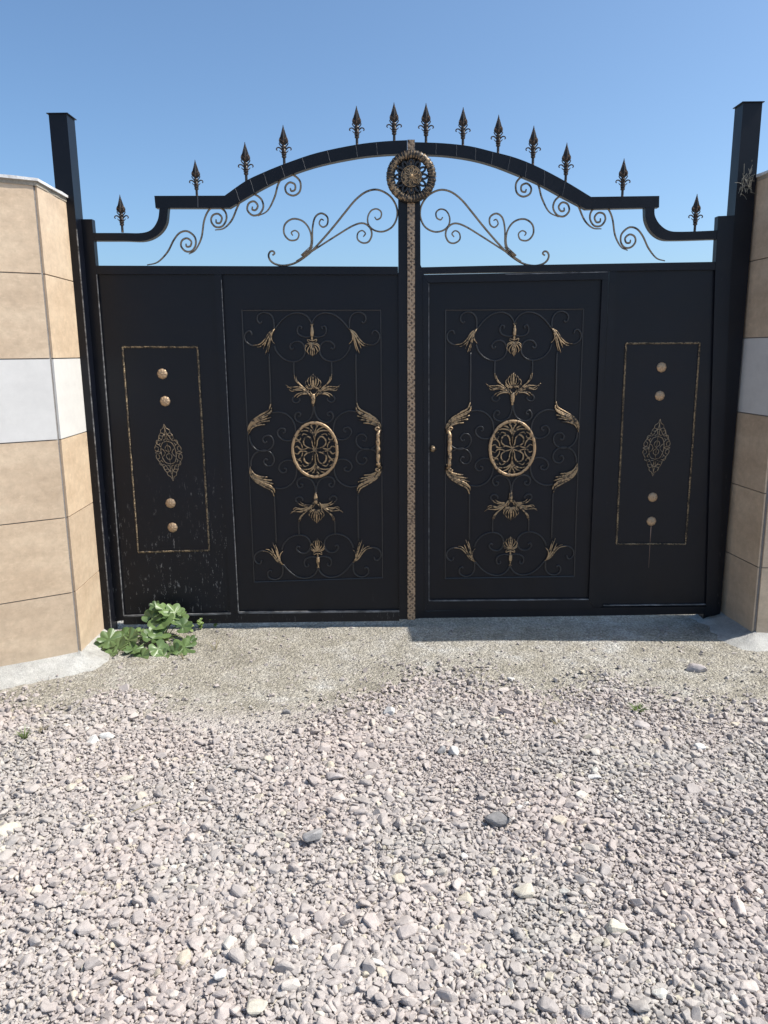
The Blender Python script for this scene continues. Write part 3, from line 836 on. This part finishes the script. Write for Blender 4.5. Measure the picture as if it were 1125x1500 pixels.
def scroll_parts(parent, fn):
    bm = bmesh.new()
    for k, c in enumerate(big_curves):
        r = 0.0056 if k == 0 else 0.0050
        tube_px(bm, [fn(p, 'b') for p in c], lambda t: r * (0.75 + 0.25 * math.sin(math.pi * min(1, 0.1 + t * 1.1)) if t < 0.97 else 0.6), YS, 5, 6)
    j = P(*fn(z2(290, 648), 'b'), YS)
    # leaf collar where the four rods meet
    for dx in (-0.008, 0.0, 0.008):
        q = P(*fn(z2(262 + dx * 600, 662 + dx * 300), 'b'), YS - 0.004); e_ = P(*fn(z2(300 + dx * 900, 622), 'b'), YS - 0.004)
        sweep(bm, [q, q.lerp(e_, 0.5), e_], lambda t: 0.006 * (1 - 0.8 * t), 5)
    link('scroll', bm, M['bronze_rod'], parent, smooth=True)
    for c in chain:
        bm = bmesh.new(); tube_px(bm, [fn(p, 'c') for p in c], lambda t: 0.0052 * (0.55 + 0.45 * min(1, t * 8, (1 - t) * 12 + 0.3)), YS, 5, 6)
        link('scroll', bm, M['bronze_rod'], parent, smooth=True)
scroll_parts(left, lambda p, k: p)
def mir(p, k):
    if k == 'b': return (1197.3 - p[0], p[1] + 0.3)
    return (1196 - p[0] - 8 * max(0, (250 - p[0]) / 34.0) * 0.8, p[1] + 1.5 - 7.5 * min(1, max(0, (350 - p[0]) / 80)))
scroll_parts(right, mir)

# ---------- spear finials
def finial_proto():
    s = 0.205; bm = bmesh.new(); O = Vector((0, 0, 0))
    lathe(bm, [(0.0065, -0.004), (0.0065, 0.034), (0.0105, 0.036), (0.0115, 0.044), (0.0085, 0.047), (0.012, 0.051), (0.012, 0.058), (0.008, 0.061), (0.0115, 0.065), (0.010, 0.074), (0.0075, 0.082), (0.0115, 0.095), (0.007, 0.105), (0.005, 0.112)], O, 'Z', 10)
    for sx in (-1, 1):
        for (pts, r) in (([(0.004, 0.072), (0.012, 0.082), (0.022, 0.090), (0.032, 0.088), (0.035, 0.079), (0.030, 0.075)], 0.0042), ([(0.003, 0.080), (0.010, 0.094), (0.017, 0.103), (0.021, 0.112), (0.017, 0.117)], 0.0035),
                         ([(0.006, 0.060), (0.015, 0.066), (0.021, 0.074)], 0.003)):
            sweep(bm, catmull([Vector((sx * a, 0, b)) for a, b in pts], 4), lambda t, r=r: r * (1.1 - 0.55 * t), 6)
    for sy in (-1, 1):
        sweep(bm, catmull([Vector((0, sy * a, b)) for a, b in [(0.004, 0.072), (0.012, 0.082), (0.020, 0.088), (0.026, 0.082)]], 4), lambda t: 0.0042 * (1.1 - 0.55 * t), 6)
    # leaf sheath below the blade
    for k in range(6):
        a = 2 * math.pi * k / 6 + 0.5
        e = Vector((math.cos(a), 0.6 * math.sin(a), 0))
        sweep(bm, catmull([e * 0.004 + Vector((0, 0, 0.106)), e * 0.019 + Vector((0, 0, 0.120)), e * 0.020 + Vector((0, 0, 0.134)), e * 0.012 + Vector((0, 0, 0.150))], 4), lambda t: 0.0052 * (1 - 0.7 * t), 6)
    # four-sided blade
    prof = [(0.005, 0.108), (0.015, 0.122), (0.0185, 0.136), (0.0135, 0.155), (0.0075, 0.178), (0.003, 0.196), (0.0012, 0.208)]
    rings = []
    for r, h in prof:
        rings.append([bm.verts.new((r * math.cos(a) * (1.0 if k % 2 == 0 else 0.42), r * 0.75 * math.sin(a) * (1.0 if k % 2 == 0 else 0.42), h)) for k, a in enumerate([math.pi / 4 * q for q in range(8)])])
    for a, b in zip(rings, rings[1:]):
        for k in range(8): bm.faces.new((a[k], a[(k + 1) % 8], b[(k + 1) % 8], b[k]))
    bm.faces.new(rings[-1])
    return bm
FIN = [(179.5, 339.5, 54.5, left), (288.5, 287, 53, left), (361, 266, 58, left), (416.5, 241, 58, left), (523, 212, 57, left), (577.5, 207, 57, left),
       (624, 209, 58, right), (678, 213, 56, right), (729.5, 224, 56, right), (780.5, 241, 57, right), (828.5, 266, 57, right), (911.5, 288, 56, right), (1017.5, 339, 55, right)]
protof = None
M['finial'] = bronze('bronzed_black_spear', gold=(0.24, 0.15, 0.10), cover=0.69, scale=90)
for px, py, hp, par in FIN:
    c = P(px, py, 0.024)
    if protof is None:
        bm = finial_proto(); me = bpy.data.meshes.new('finial'); bmesh.ops.recalc_face_normals(bm, faces=bm.faces); bm.to_mesh(me); bm.free(); me.materials.append(M['finial'])
        protof = me
    o = bpy.data.objects.new('finial', protof); C.objects.link(o); o.parent = par; o.location = c - worldloc(par)
    k = hp / 54.0 * 1.0; o.scale = (k * 1.04, k, k * (P(px, py - hp, 0.024).z - c.z) / 0.208 / k)

# ---------- studs, rope frames and small filigrees on the side panels
def stud(px, py, parent, rpx=7.4):
    c = P(px, py, YP); r = rpx * 4.36 / FPX; bm = bmesh.new(); seg = 32; rings = []
    for rr, h in ((1.0, 0.0), (1.0, 0.08), (0.93, 0.2), (0.78, 0.36), (0.58, 0.47), (0.34, 0.53), (0.14, 0.50)):
        ring = []
        for k in range(seg):
            a = 2 * math.pi * k / seg; fl = 1 + 0.05 * (abs(math.cos(4 * a)) - 0.5) * (rr > 0.2)
            hh = h * (1 - 0.22 * (1 - abs(math.cos(4 * a)) ** 0.5) * (0.2 < rr < 0.99))
            ring.append(bm.verts.new(c + Vector((r * rr * fl * math.cos(a), -r * hh, r * rr * fl * math.sin(a)))))
        rings.append(ring)
    for a, b in zip(rings, rings[1:]):
        for k in range(seg): bm.faces.new((a[k], a[(k + 1) % seg], b[(k + 1) % seg], b[k]))
    bm.faces.new(rings[-1])
    lathe(bm, [(r * 0.15, r * 0.45), (r * 0.15, r * 0.56), (r * 0.06, r * 0.62)], c, 'Y', 10)
    return link('stud', bm, M['stud'], parent, smooth=True)
for a, b_ in ((238, 547.5), (242, 587.6), (250, 737), (253, 772.5)): stud(a, b_, left)
for a, b_ in ((969, 538), (966.4, 579.7), (956, 728.3), (954, 763.5)): stud(a, b_, right, 7.0)
def rope_frame(corners, parent, m, r=0.0046, beads=True, name='border'):
    bm = bmesh.new(); n = len(corners)
    for i in range(n):
        a = P(*corners[i], YP - r * 0.8); b = P(*corners[(i + 1) % n], YP - r * 0.8)
        L = (b - a).length; steps = int(L / 0.0085)
        if beads:
            for st in (0, 1):      # two strands twisted round each other
                pts = []
                d = (b - a).normalized(); s = d.cross(Vector((0, 1, 0)))
                for k in range(steps * 4 + 1):
                    t = k / (steps * 4); ph = 2 * math.pi * t * steps / 1.6 + math.pi * st
                    pts.append(a.lerp(b, t) + s * (r * 0.75 * math.cos(ph)) + Vector((0, r * 0.5 * math.sin(ph), 0)))
                sweep(bm, pts, r * 0.62, 4, up=s)
        else: sweep(bm, [a, a.lerp(b, .5), b], r, 6)
    return link(name, bm, m, parent)
rope_frame([(179.5, 508.4), (289.3, 508.4), (306.8, 806), (202.7, 809)], left, M['rope'])
rope_frame([(917.2, 503), (1025, 502.3), (1004.3, 796.8), (903, 796.8)], right, M['rope'])
def filigree(cx, cy, hw, hh, lean, parent, m):
    bm = bmesh.new(); c = P(cx, cy, YP - 0.004); k = 4.36 / FPX
    Q = [[(0, 1.0), (-.12, .86), (-.30, .80), (-.34, .70), (-.20, .68)], [(0, .92), (-.02, .78), (-.10, .66), (-.28, .58), (-.48, .60), (-.50, .50), (-.36, .46)],
         [(0, .66), (-.18, .60), (-.42, .42), (-.70, .44), (-.78, .34), (-.62, .28), (-.50, .34)], [(-.34, .70), (-.50, .60), (-.60, .44), (-.80, .30), (-.96, .16), (-.90, .06), (-.74, .08), (-.70, .18), (-.84, .22)],
         [(0, .40), (-.34, .34), (-.52, .14), (-.54, 0)], [(0, .26), (-.16, .20), (-.20, .10), (-.06, .04), (0, .0)], [(-.54, 0), (-.74, .04), (-1.0, 0.0)], [(0, .50), (0, .2), (0, 0)], [(-.20, .68), (-.06, .58), (-.10, .46), (-.26, .44)],
         [(-.52, .14), (-.36, .10), (-.24, 0)], [(-.62, .28), (-.5, .2), (-.52, .14)]]
    for q in Q:
        for sx in (1, -1):
            for sz in (1, -1):
                pts = [c + Vector(((a * sx * hw - b * sz * lean) * k, 0, b * sz * hh * k)) for a, b in q]
                sweep(bm, catmull(pts, 4), 0.0019, 5)
    link('filigree', bm, m, parent)
M['filigree'] = bronze('filigree_gold', gold=(0.34, 0.26, 0.17), cover=0.56, scale=110)
filigree(247, 663, 20, 42, 4, left, M['filigree'])
filigree(961.5, 656, 20, 42, -3, right, M['filigree'])
# rust run below the lowest stud of the right side panel
m, t_, b_ = mat('rust_run', 0.8)
n1 = noise_n(t_, mapping(t_, (40, 40, 12)), 1.0, 4)
lk(t_, ramp(t_, n1, [(0.35, (0.10, 0.05, 0.03)), (0.6, (0.25, 0.17, 0.13)), (0.75, (0.4, 0.36, 0.33))]), b_.inputs['Base Color'])
bm = bmesh.new(); prism(bm, [(953.2, 771), (954.4, 771), (952.3, 800), (950.4, 832), (950.1, 832), (951.6, 800)], YP - 0.0012, YP + 0.002); link('rust_run', bm, m, right)

# ---------- the ornamental panels
def quad_w(c, y): return [P(a, b, y) for a, b in c]      # TL TR BR BL
QL = [(354.5, 454.5), (558, 454.2), (560.7, 846), (372.5, 852.4)]
QR = [(652.5, 454.2), (854.7, 452.7), (841, 844), (651.8, 847)]
def bil(Q, u, v, y):
    s, t = (u + 1) / 2, (1 - v) / 2      # v = +1 top
    a = Q[0].lerp(Q[1], s); b = Q[3].lerp(Q[2], s); p = a.lerp(b, t); return Vector((p.x, y, p.z))
WL = quad_w(QL, YP); WR = quad_w(QR, 0.014)
def inv(px, py):
    p = P(px, py, YP); u = v = 0.0
    for _ in range(12):
        f = bil(WL, u, v, YP) - p; e = 1e-4
        fu = (bil(WL, u + e, v, YP) - bil(WL, u, v, YP)) / e; fv = (bil(WL, u, v + e, YP) - bil(WL, u, v, YP)) / e
        det = fu.x * fv.z - fv.x * fu.z
        u -= (f.x * fv.z - fv.x * f.z) / det; v -= (fu.x * f.z - f.x * fu.z) / det
    return (u, v)
def z4(x, y): return inv(340 + x / 4.327, 430 + y / 4.327)
rods = [   # upper left quadrant
 [(190, 178), (178, 188), (162, 170), (166, 138), (200, 119), (240, 130), (263, 165), (268, 228)],
 [(128, 262), (118, 240), (98, 240), (80, 268), (92, 308), (135, 330), (190, 318)],
 [(268, 230), (310, 175), (360, 135), (420, 122), (470, 140), (498, 175), (508, 205)],
 [(508, 268), (470, 276), (428, 262), (414, 232), (424, 206), (442, 212), (438, 226)],
 [(268, 330), (288, 375), (330, 415), (385, 431), (435, 418), (462, 380), (458, 332), (430, 304), (392, 306), (368, 332), (378, 353), (393, 343)],
 [(235, 380), (240, 480), (244, 600), (247, 702)],
 [(392, 432), (393, 480), (395, 520)],
 [(398, 648), (384, 668), (392, 686), (412, 690), (430, 676), (428, 662)],
 [(515, 712), (513, 755), (492, 798), (450, 818), (410, 805), (399, 777), (412, 752), (432, 756), (434, 772), (420, 776)],
 [(249, 755), (300, 750), (350, 768), (388, 808), (404, 862), (400, 905), (372, 930), (330, 928), (298, 906), (290, 876), (308, 853), (334, 858), (336, 876), (322, 882)],
 [(112, 900), (118, 940), (150, 985), (205, 1000), (250, 978), (264, 938), (248, 905), (216, 900), (196, 922), (206, 944), (222, 938)],
]
corner_leaf = [[(272, 226), (235, 250), (208, 292), (175, 322), (133, 328)], [(268, 228), (236, 265), (214, 305), (182, 335), (160, 340)], [(266, 230), (240, 285), (228, 335), (212, 386)],
               [(262, 236), (246, 280), (238, 330), (228, 372)], [(258, 240), (250, 275), (256, 300), (275, 322)], [(262, 236), (226, 285), (210, 325), (200, 352)]]
mid_leaf = [[(247, 698), (232, 738), (180, 770), (130, 805), (103, 850), (108, 900)], [(252, 722), (246, 748), (200, 775), (150, 800), (115, 835), (106, 880)], [(252, 745), (225, 772), (175, 796), (130, 826), (108, 870)],
            [(248, 782), (205, 796), (155, 815), (116, 850)], [(240, 806), (195, 812), (145, 832), (110, 872)], [(212, 828), (170, 832), (130, 850), (110, 885)]]
wing = [[(502, 652), (472, 622), (432, 600), (388, 608), (341, 578)], [(502, 648), (466, 605), (432, 578), (402, 548), (395, 512)], [(500, 646), (460, 612), (428, 592), (390, 592), (350, 594)],
        [(486, 634), (446, 628), (412, 638), (394, 656)], [(486, 628), (440, 585), (412, 552), (405, 525)], [(486, 636), (450, 636), (425, 646), (412, 660)], [(480, 630), (425, 610), (380, 618), (362, 606)]]
palm_up = [[(512, 604), (512, 560), (512, 508)], [(511, 602), (500, 570), (498, 540), (504, 518)], [(509, 602), (488, 578), (480, 550), (492, 528)], [(508, 603), (478, 588), (466, 566), (476, 546)], [(506, 606), (482, 600), (468, 588), (470, 574)],
           [(512, 600), (495, 596), (482, 606), (486, 618), (498, 618)], [(512, 640), (500, 630), (498, 615)]]
palm_dn = [[(512, 310), (512, 355), (512, 404)], [(511, 312), (500, 345), (498, 375), (504, 394)], [(509, 314), (488, 340), (478, 365), (490, 386)], [(508, 316), (478, 328), (464, 350), (474, 370)], [(506, 312), (482, 316), (466, 328), (468, 342)],
           [(512, 300), (495, 296), (480, 290), (482, 304), (494, 308)], [(508, 270), (505, 285), (510, 305)]]
oval_c = z4(536, 991)
def ornament_set(parent, W, y, handle_side):
    def pt(q, sx, sz, yy): return bil(W, q[0] * sx, q[1] * sz, yy)
    def curve(bm, pts, sx, sz, r, yy, sides=5, n=4, flat=1.0):
        sweep(bm, catmull([pt(z4(*p), sx, sz, yy) for p in pts], n), r, sides, flat=flat)
    # thin rod rectangle
    bm = bmesh.new(); cs = [W[0], W[1], W[2], W[3]]
    for i in range(4):
        a, b = cs[i].copy(), cs[(i + 1) % 4].copy(); a.y = b.y = y - 0.003
        sweep(bm, [a, a.lerp(b, .5), b], 0.0042, 5)
    link('border', bm, M['rod'], parent)
    bm = bmesh.new()
    for c in rods:
        for sx in (1, -1):
            for sz in (1, -1): curve(bm, c, sx, sz, 0.0048, y - 0.0045, 6, 5)
    link('scrollwork', bm, M['rod'], parent, smooth=True)
    prof = lambda R_: (lambda t: R_ * (0.30 + 1.0 * math.sin(math.pi * min(1, 0.12 + t * 0.85)) ** 0.8) * (1 - 0.35 * t))
    for sx in (1, -1):
        for sz in (1, -1):
            for nm, lobes, R_ in (('corner_leaf', corner_leaf, 0.0044), ('acanthus_leaf', mid_leaf, 0.0056)):
                bm = bmesh.new()
                for k, l in enumerate(lobes): curve(bm, l, sx, sz, prof(R_), y - 0.008 - 0.0012 * (k % 3), 6, 4)
                link(nm, bm, M['gold'], parent, smooth=True)
    for sz in (1, -1):
        bm = bmesh.new()
        for k, l in enumerate(wing):
            for sx in (1, -1): curve(bm, l, sx, sz, prof(0.0042), y - 0.008 - 0.001 * (k % 3), 6, 4)
        for l in palm_up:
            for sx in (1, -1): curve(bm, l, sx, sz, prof(0.0035), y - 0.010, 6, 4)
        c0 = pt(z4(514, 636), 1, sz, y - 0.008); c1 = pt(z4(515, 716), 1, sz, y - 0.008)
        c0.x = c1.x = (c0.x + c1.x) / 2
        sweep(bm, [c0.lerp(c1, k / 9) for k in range(10)], lambda t: 0.013 * (0.45 + 0.75 * math.sin(math.pi * min(1, 0.2 + 0.72 * t)) ** 1.2) * (1 - 0.35 * t), 10, flat=0.7)
        link('winged_palmette', bm, M['gold'], parent, smooth=True)
        bm = bmesh.new()
        for l in palm_dn:
            for sx in (1, -1): curve(bm, l, sx, sz, prof(0.0035), y - 0.008, 6, 4)
        c0 = pt(z4(508, 272), 1, sz, y - 0.009); c1 = pt(z4(508, 205), 1, sz, y - 0.009); c0.x = c1.x = (c0.x + c1.x) / 2
        sweep(bm, [c0.lerp(c1, k / 9) for k in range(10)], lambda t: 0.012 * (0.55 + 0.6 * math.sin(math.pi * min(1, 0.1 + 0.8 * t))) * (1 - 0.5 * t), 10, flat=0.7)
        for dx in (-0.010, 0, 0.010):
            e_ = c1 + Vector((dx, 0, sz * 0.012)); sweep(bm, [c1, c1.lerp(e_, .5), e_], lambda t: 0.0035 * (1.1 - t), 5)
        link('tulip_palmette', bm, M['gold'], parent, smooth=True)
    # oval grille
    oc = bil(W, 0.0, 0.0, y - 0.012); k = 4.36 / FPX
    rx, rz = 32.6 * k, 39.8 * k
    bm = bmesh.new(); torus_xz(bm, oc, rx, rz, 0.0092, 0.75, 64, 10)
    ov = link('oval_grille', bm, M['gold_bright'], parent, smooth=True)
    bm = bmesh.new()
    Q = [([(0, 0), (-.10, .18), (-.14, .38), (-.28, .50), (-.46, .42), (-.50, .24), (-.36, .12), (-.14, .06), (0, .0)], .0050), ([(-.92, .10), (-.78, .14), (-.66, .04), (-.46, .04), (-.30, .10)], .0045),
         ([(-.90, .30), (-.74, .34), (-.60, .22), (-.56, .08)], .0040), ([(-.62, .60), (-.78, .52), (-.80, .40), (-.66, .38), (-.62, .46)], .0040),
         ([(0, .30), (-.04, .55), (-.20, .68), (-.42, .72), (-.62, .70)], .0048), ([(0, .50), (-.10, .68), (-.26, .80), (-.44, .84)], .0046), ([(0, .60), (-.06, .78), (-.18, .92)], .0040),
         ([(-.04, .86), (-.12, .82), (-.12, .92), (-.05, .92)], .0030), ([(0, .10), (0, .45), (0, .66)], .0050), ([(-.30, .55), (-.48, .60), (-.58, .52)], .0036)]
    for q, r in Q:
        for sx in (1, -1):
            for sz in (1, -1):
                sweep(bm, catmull([oc + Vector((a * sx * rx, 0.002, b * sz * rz)) for a, b in q], 5), lambda t, r=r: r * (0.7 + 0.45 * math.sin(math.pi * t)), 6)
    link('oval_filigree', bm, M['gold'], ov, smooth=True)
    # pull handle between the acanthus leaves of one side
    bm = bmesh.new(); hx = handle_side
    top = pt(z4(104, 880), -1 if hx > 0 else 1, 1, y); bot = pt(z4(104, 880), -1 if hx > 0 else 1, -1, y)
    inx = -0.016 * (1 if hx > 0 else -1)
    L = [top + Vector((0, -0.012, 0)), top + Vector((inx * 0.6, -0.030, -0.006))]
    a = top + Vector((inx, -0.046, -0.020)); b = bot + Vector((inx, -0.046, 0.020))
    pts = [top + Vector((0, -0.010, 0.006)), top + Vector((inx * .7, -0.03, -0.004))] + [a.lerp(b, q / 24) for q in range(25)] + [bot + Vector((inx * .7, -0.03, 0.004)), bot + Vector((0, -0.010, -0.006))]
    def hr(t):
        c = abs(t - 0.5) * 2
        r = 0.0105 + 0.0045 * math.exp(-((c - 0.0) / 0.12) ** 2) + 0.003 * math.exp(-((c - 0.45) / 0.10) ** 2) + 0.0035 * math.exp(-((c - 0.80) / 0.05) ** 2)
        return r
    sweep(bm, pts, hr, 10, up=Vector((1, 0, 0)))
    for z_, s in ((top, 1), (bot, -1)):      # curled ends
        o_ = z_ + Vector((inx * 1.3, -0.022, 0.010 * s))
        cur = [o_ + Vector((math.cos(q) * 0.013 * (1 - q / 9), -0.008, math.sin(q) * 0.013 * s * (1 - q / 9))) for q in [k * 0.6 for k in range(11)]]
        sweep(bm, cur, 0.0055, 6)
    link('handle', bm, M['gold_bright'], parent, smooth=True)
ornament_set(left, WL, YP, 1)
ornament_set(wick, WR, 0.014, -1)

# ------------------------------------------------------------------ plants
def mallow_leaf(bm, c, nrm, spin, size, lobes=7, cup=0.18):
    nrm = nrm.normalized(); x = nrm.orthogonal().normalized(); x.rotate(Matrix.Rotation(spin, 3, nrm)); yv = nrm.cross(x)
    NA, NR = 42, 4; span = R(330); ph = random.random() * 6
    cen = bm.verts.new(c); rows = []
    for i in range(NA + 1):
        a = -span / 2 + span * i / NA; u = (i / NA) * lobes
        f = abs(math.sin(math.pi * u))
        teeth = 0.05 * abs((a * 5.2 + ph) % 1.0 - 0.5) * 2 - 0.03
        rmax = size * (0.78 + 0.22 * f ** 0.8 + teeth) * (1.0 - 0.16 * abs(a) / math.pi)
        row = []
        for k in range(1, NR + 1):
            r = rmax * k / NR; t = k / NR
            z = size * (cup * t * t * (1 if True else 0) - 0.17 * (1 - f) * t + 0.06 * math.sin(3 * a + ph) * t * t - 0.30 * t ** 3 * max(0, math.cos(a)) * 0.6)
            row.append(bm.verts.new(c + x * (r * math.cos(a)) + yv * (r * math.sin(a)) + nrm * z))
        rows.append(row)
    for p_, q in zip(rows, rows[1:]):
        bm.faces.new((cen, p_[0], q[0]))
        for k in range(NR - 1): bm.faces.new((p_[k], p_[k + 1], q[k + 1], q[k]))
random.seed(21)
root = GR(232, 948)
mw = thing('mallow_plant', 'sprawling green mallow weed with lobed leaves at the foot of the left gate leaf', 'plant', Vector((root.x, root.y, 0)))
bmL, bmS = bmesh.new(), bmesh.new()
def leaf_at(px, py, yoff, size, tilt=(0, -0.4)):
    c = P(px, py, yoff)
    n = Vector((tilt[0] + random.uniform(-.55, .55), tilt[1] + random.uniform(-.5, .4), 1))
    mallow_leaf(bmL, c, n, random.uniform(0, 6.28), size, random.choice((5, 6, 7)), random.uniform(0.05, 0.3))
    base = Vector((root.x + random.uniform(-.03, .03), root.y + 0.12 + random.uniform(-.03, .03), 0.0))
    if c.z > 0.0: sweep(bmS, catmull([base, base.lerp(c, .5) + Vector((0, 0, 0.03)), c - Vector((0, 0, .004))], 5), lambda t: 0.0026 * (1.2 - .5 * t), 5)
spec = []
for (px, py, yo, s) in [q for q in [(222, 903, -.10, .050), (240, 893, -.10, .042), (256, 897, -.09, .040), (235, 912, -.16, .055), (262, 908, -.12, .045), (212, 910, -.14, .042), (248, 922, -.2, .05), (268, 918, -.16, .034),
                        (160, 937, -.30, .045), (150, 945, -.32, .040), (172, 950, -.36, .062), (188, 938, -.30, .055), (165, 958, -.40, .052), (196, 952, -.38, .058), (210, 940, -.30, .055), (182, 928, -.22, .045),
                        (222, 934, -.27, .060), (232, 950, -.37, .052), (216, 957, -.40, .048), (246, 942, -.33, .055), (262, 936, -.28, .055), (270, 948, -.34, .052), (256, 955, -.38, .045), (278, 940, -.28, .038),
                        (200, 926, -.2, .045), (234, 928, -.22, .05), (252, 930, -.24, .045), (208, 962, -.43, .035), (240, 961, -.42, .035), (176, 942, -.33, .045),
                        (228, 888, -.08, .030), (247, 884, -.08, .026), (239, 902, -.13, .038), (266, 898, -.1, .026)] if random.random() < 0.72]:
    d = Vector((px - 225, 0)).x / 80
    leaf_at(px, py, yo, s * random.uniform(1.05, 1.75), (0.55 * d, -0.55))
link('foliage', bmL, M['mallow'], mw, smooth=True)
link('stem', bmS, M['stem'], mw, smooth=True)

def sprig(px, py, h, n, m, label, name='weed', cat='weed', spread=0.03, leafy=True, group=None, z=0.0):
    c = GR(px, py, z); t = thing(name, label, cat, c, group); bs, bl = bmesh.new(), bmesh.new()
    for k in range(n):
        a = random.uniform(0, 6.28); rr = random.uniform(0.3, 1) * spread
        top = c + Vector((math.cos(a) * rr, math.sin(a) * rr, h * random.uniform(.6, 1)))
        pts = catmull([c + Vector((math.cos(a) * .004, math.sin(a) * .004, -0.004)), c.lerp(top, .55) + Vector((0, 0, h * .12)), top], 4)
        sweep(bs, pts, lambda u: 0.0013 * (1.3 - u), 4)
        if leafy:
            for q in range(5):
                p = pts[min(len(pts) - 1, 2 + q * 2 if q < 4 else len(pts) - 1)]
                mallow_leaf(bl, p + Vector((random.uniform(-.008, .008), random.uniform(-.008, .008), 0)), Vector((random.uniform(-.6, .6), -.5, 1)), random.uniform(0, 6), random.uniform(.006, .013), 5)
    if leafy: link('foliage', bl, m, t); link('stem', bs, m, t)
    else: bl.free(); link('blades', bs, m, t)
    return t
sprig(294, 922, 0.07, 4, M['sprig'], 'small light green seedling right of the mallow, below the gate')
sprig(316, 919, 0.06, 3, M['sprig'], 'tiny light green seedling furthest right along the gate foot')
sprig(280, 925, 0.05, 3, M['sprig'], 'low green seedling touching the right side of the mallow')
sprig(315, 952, 0.07, 7, M['straw'], 'thin dry grey twiggy weed on the grit below the left gate leaf', 'dry_weed', 'weed', 0.09, False)
sprig(36, 1082, 0.05, 26, M['sprig'], 'short green and dry grass tuft at the left edge of the gravel', 'grass_tuft', 'grass', 0.06, False, None, 0.01)
sprig(60, 1072, 0.03, 14, M['straw'], 'dry grass tuft beside the pale ground left of the white stones', 'grass_tuft', 'grass', 0.05, False, None, 0.01)
sprig(815, 1062, 0.025, 40, M['straw'], 'brownish dry moss tuft on the gravel below the right gate leaf', 'grass_tuft', 'grass', 0.035, False, None, 0.02)
sprig(935, 1042, 0.03, 40, M['sprig'], 'olive moss tuft above the pinkish stone at the right of the gravel', 'grass_tuft', 'grass', 0.06, False, None, 0.015)
sprig(270, 965, 0.04, 6, M['straw'], 'short dry blades at the lower right of the mallow', 'dry_weed', 'weed', 0.05, False)
# straw caught between the right wall and its post
c = P(1093, 264, 0.0); t = thing('straw_tuft', 'small tuft of dry straw stuffed between the right wall top and the post', 'straw', c)
bm = bmesh.new()
for k in range(55):
    a = c + Vector((random.uniform(-.022, .03), random.uniform(-.02, .02), random.gauss(-.01, .03)))
    d = Vector((random.uniform(-.5, .5), random.uniform(-.4, .1), random.uniform(-1, 1.3))).normalized() * random.uniform(.02, .05)
    sweep(bm, [a, a + d * .5 + Vector((0, 0, .004)), a + d], 0.0009, 4)
link('stalks', bm, M['old_straw'], t)
# one dry stalk lying on the gravel
bm = bmesh.new(); a = GR(192, 1190, .045); b = GR(236, 1174, .05)
sweep(bm, catmull([a, a.lerp(b, .5) + Vector((0, 0, .004)), b], 5), 0.0018, 5)
tag(link('straw_stalk', bm, M['straw'], None, loc=a), 'single pale dry stalk lying on the gravel at left', 'straw')

for o in bpy.data.objects:
    if '_org' in o: del o['_org']
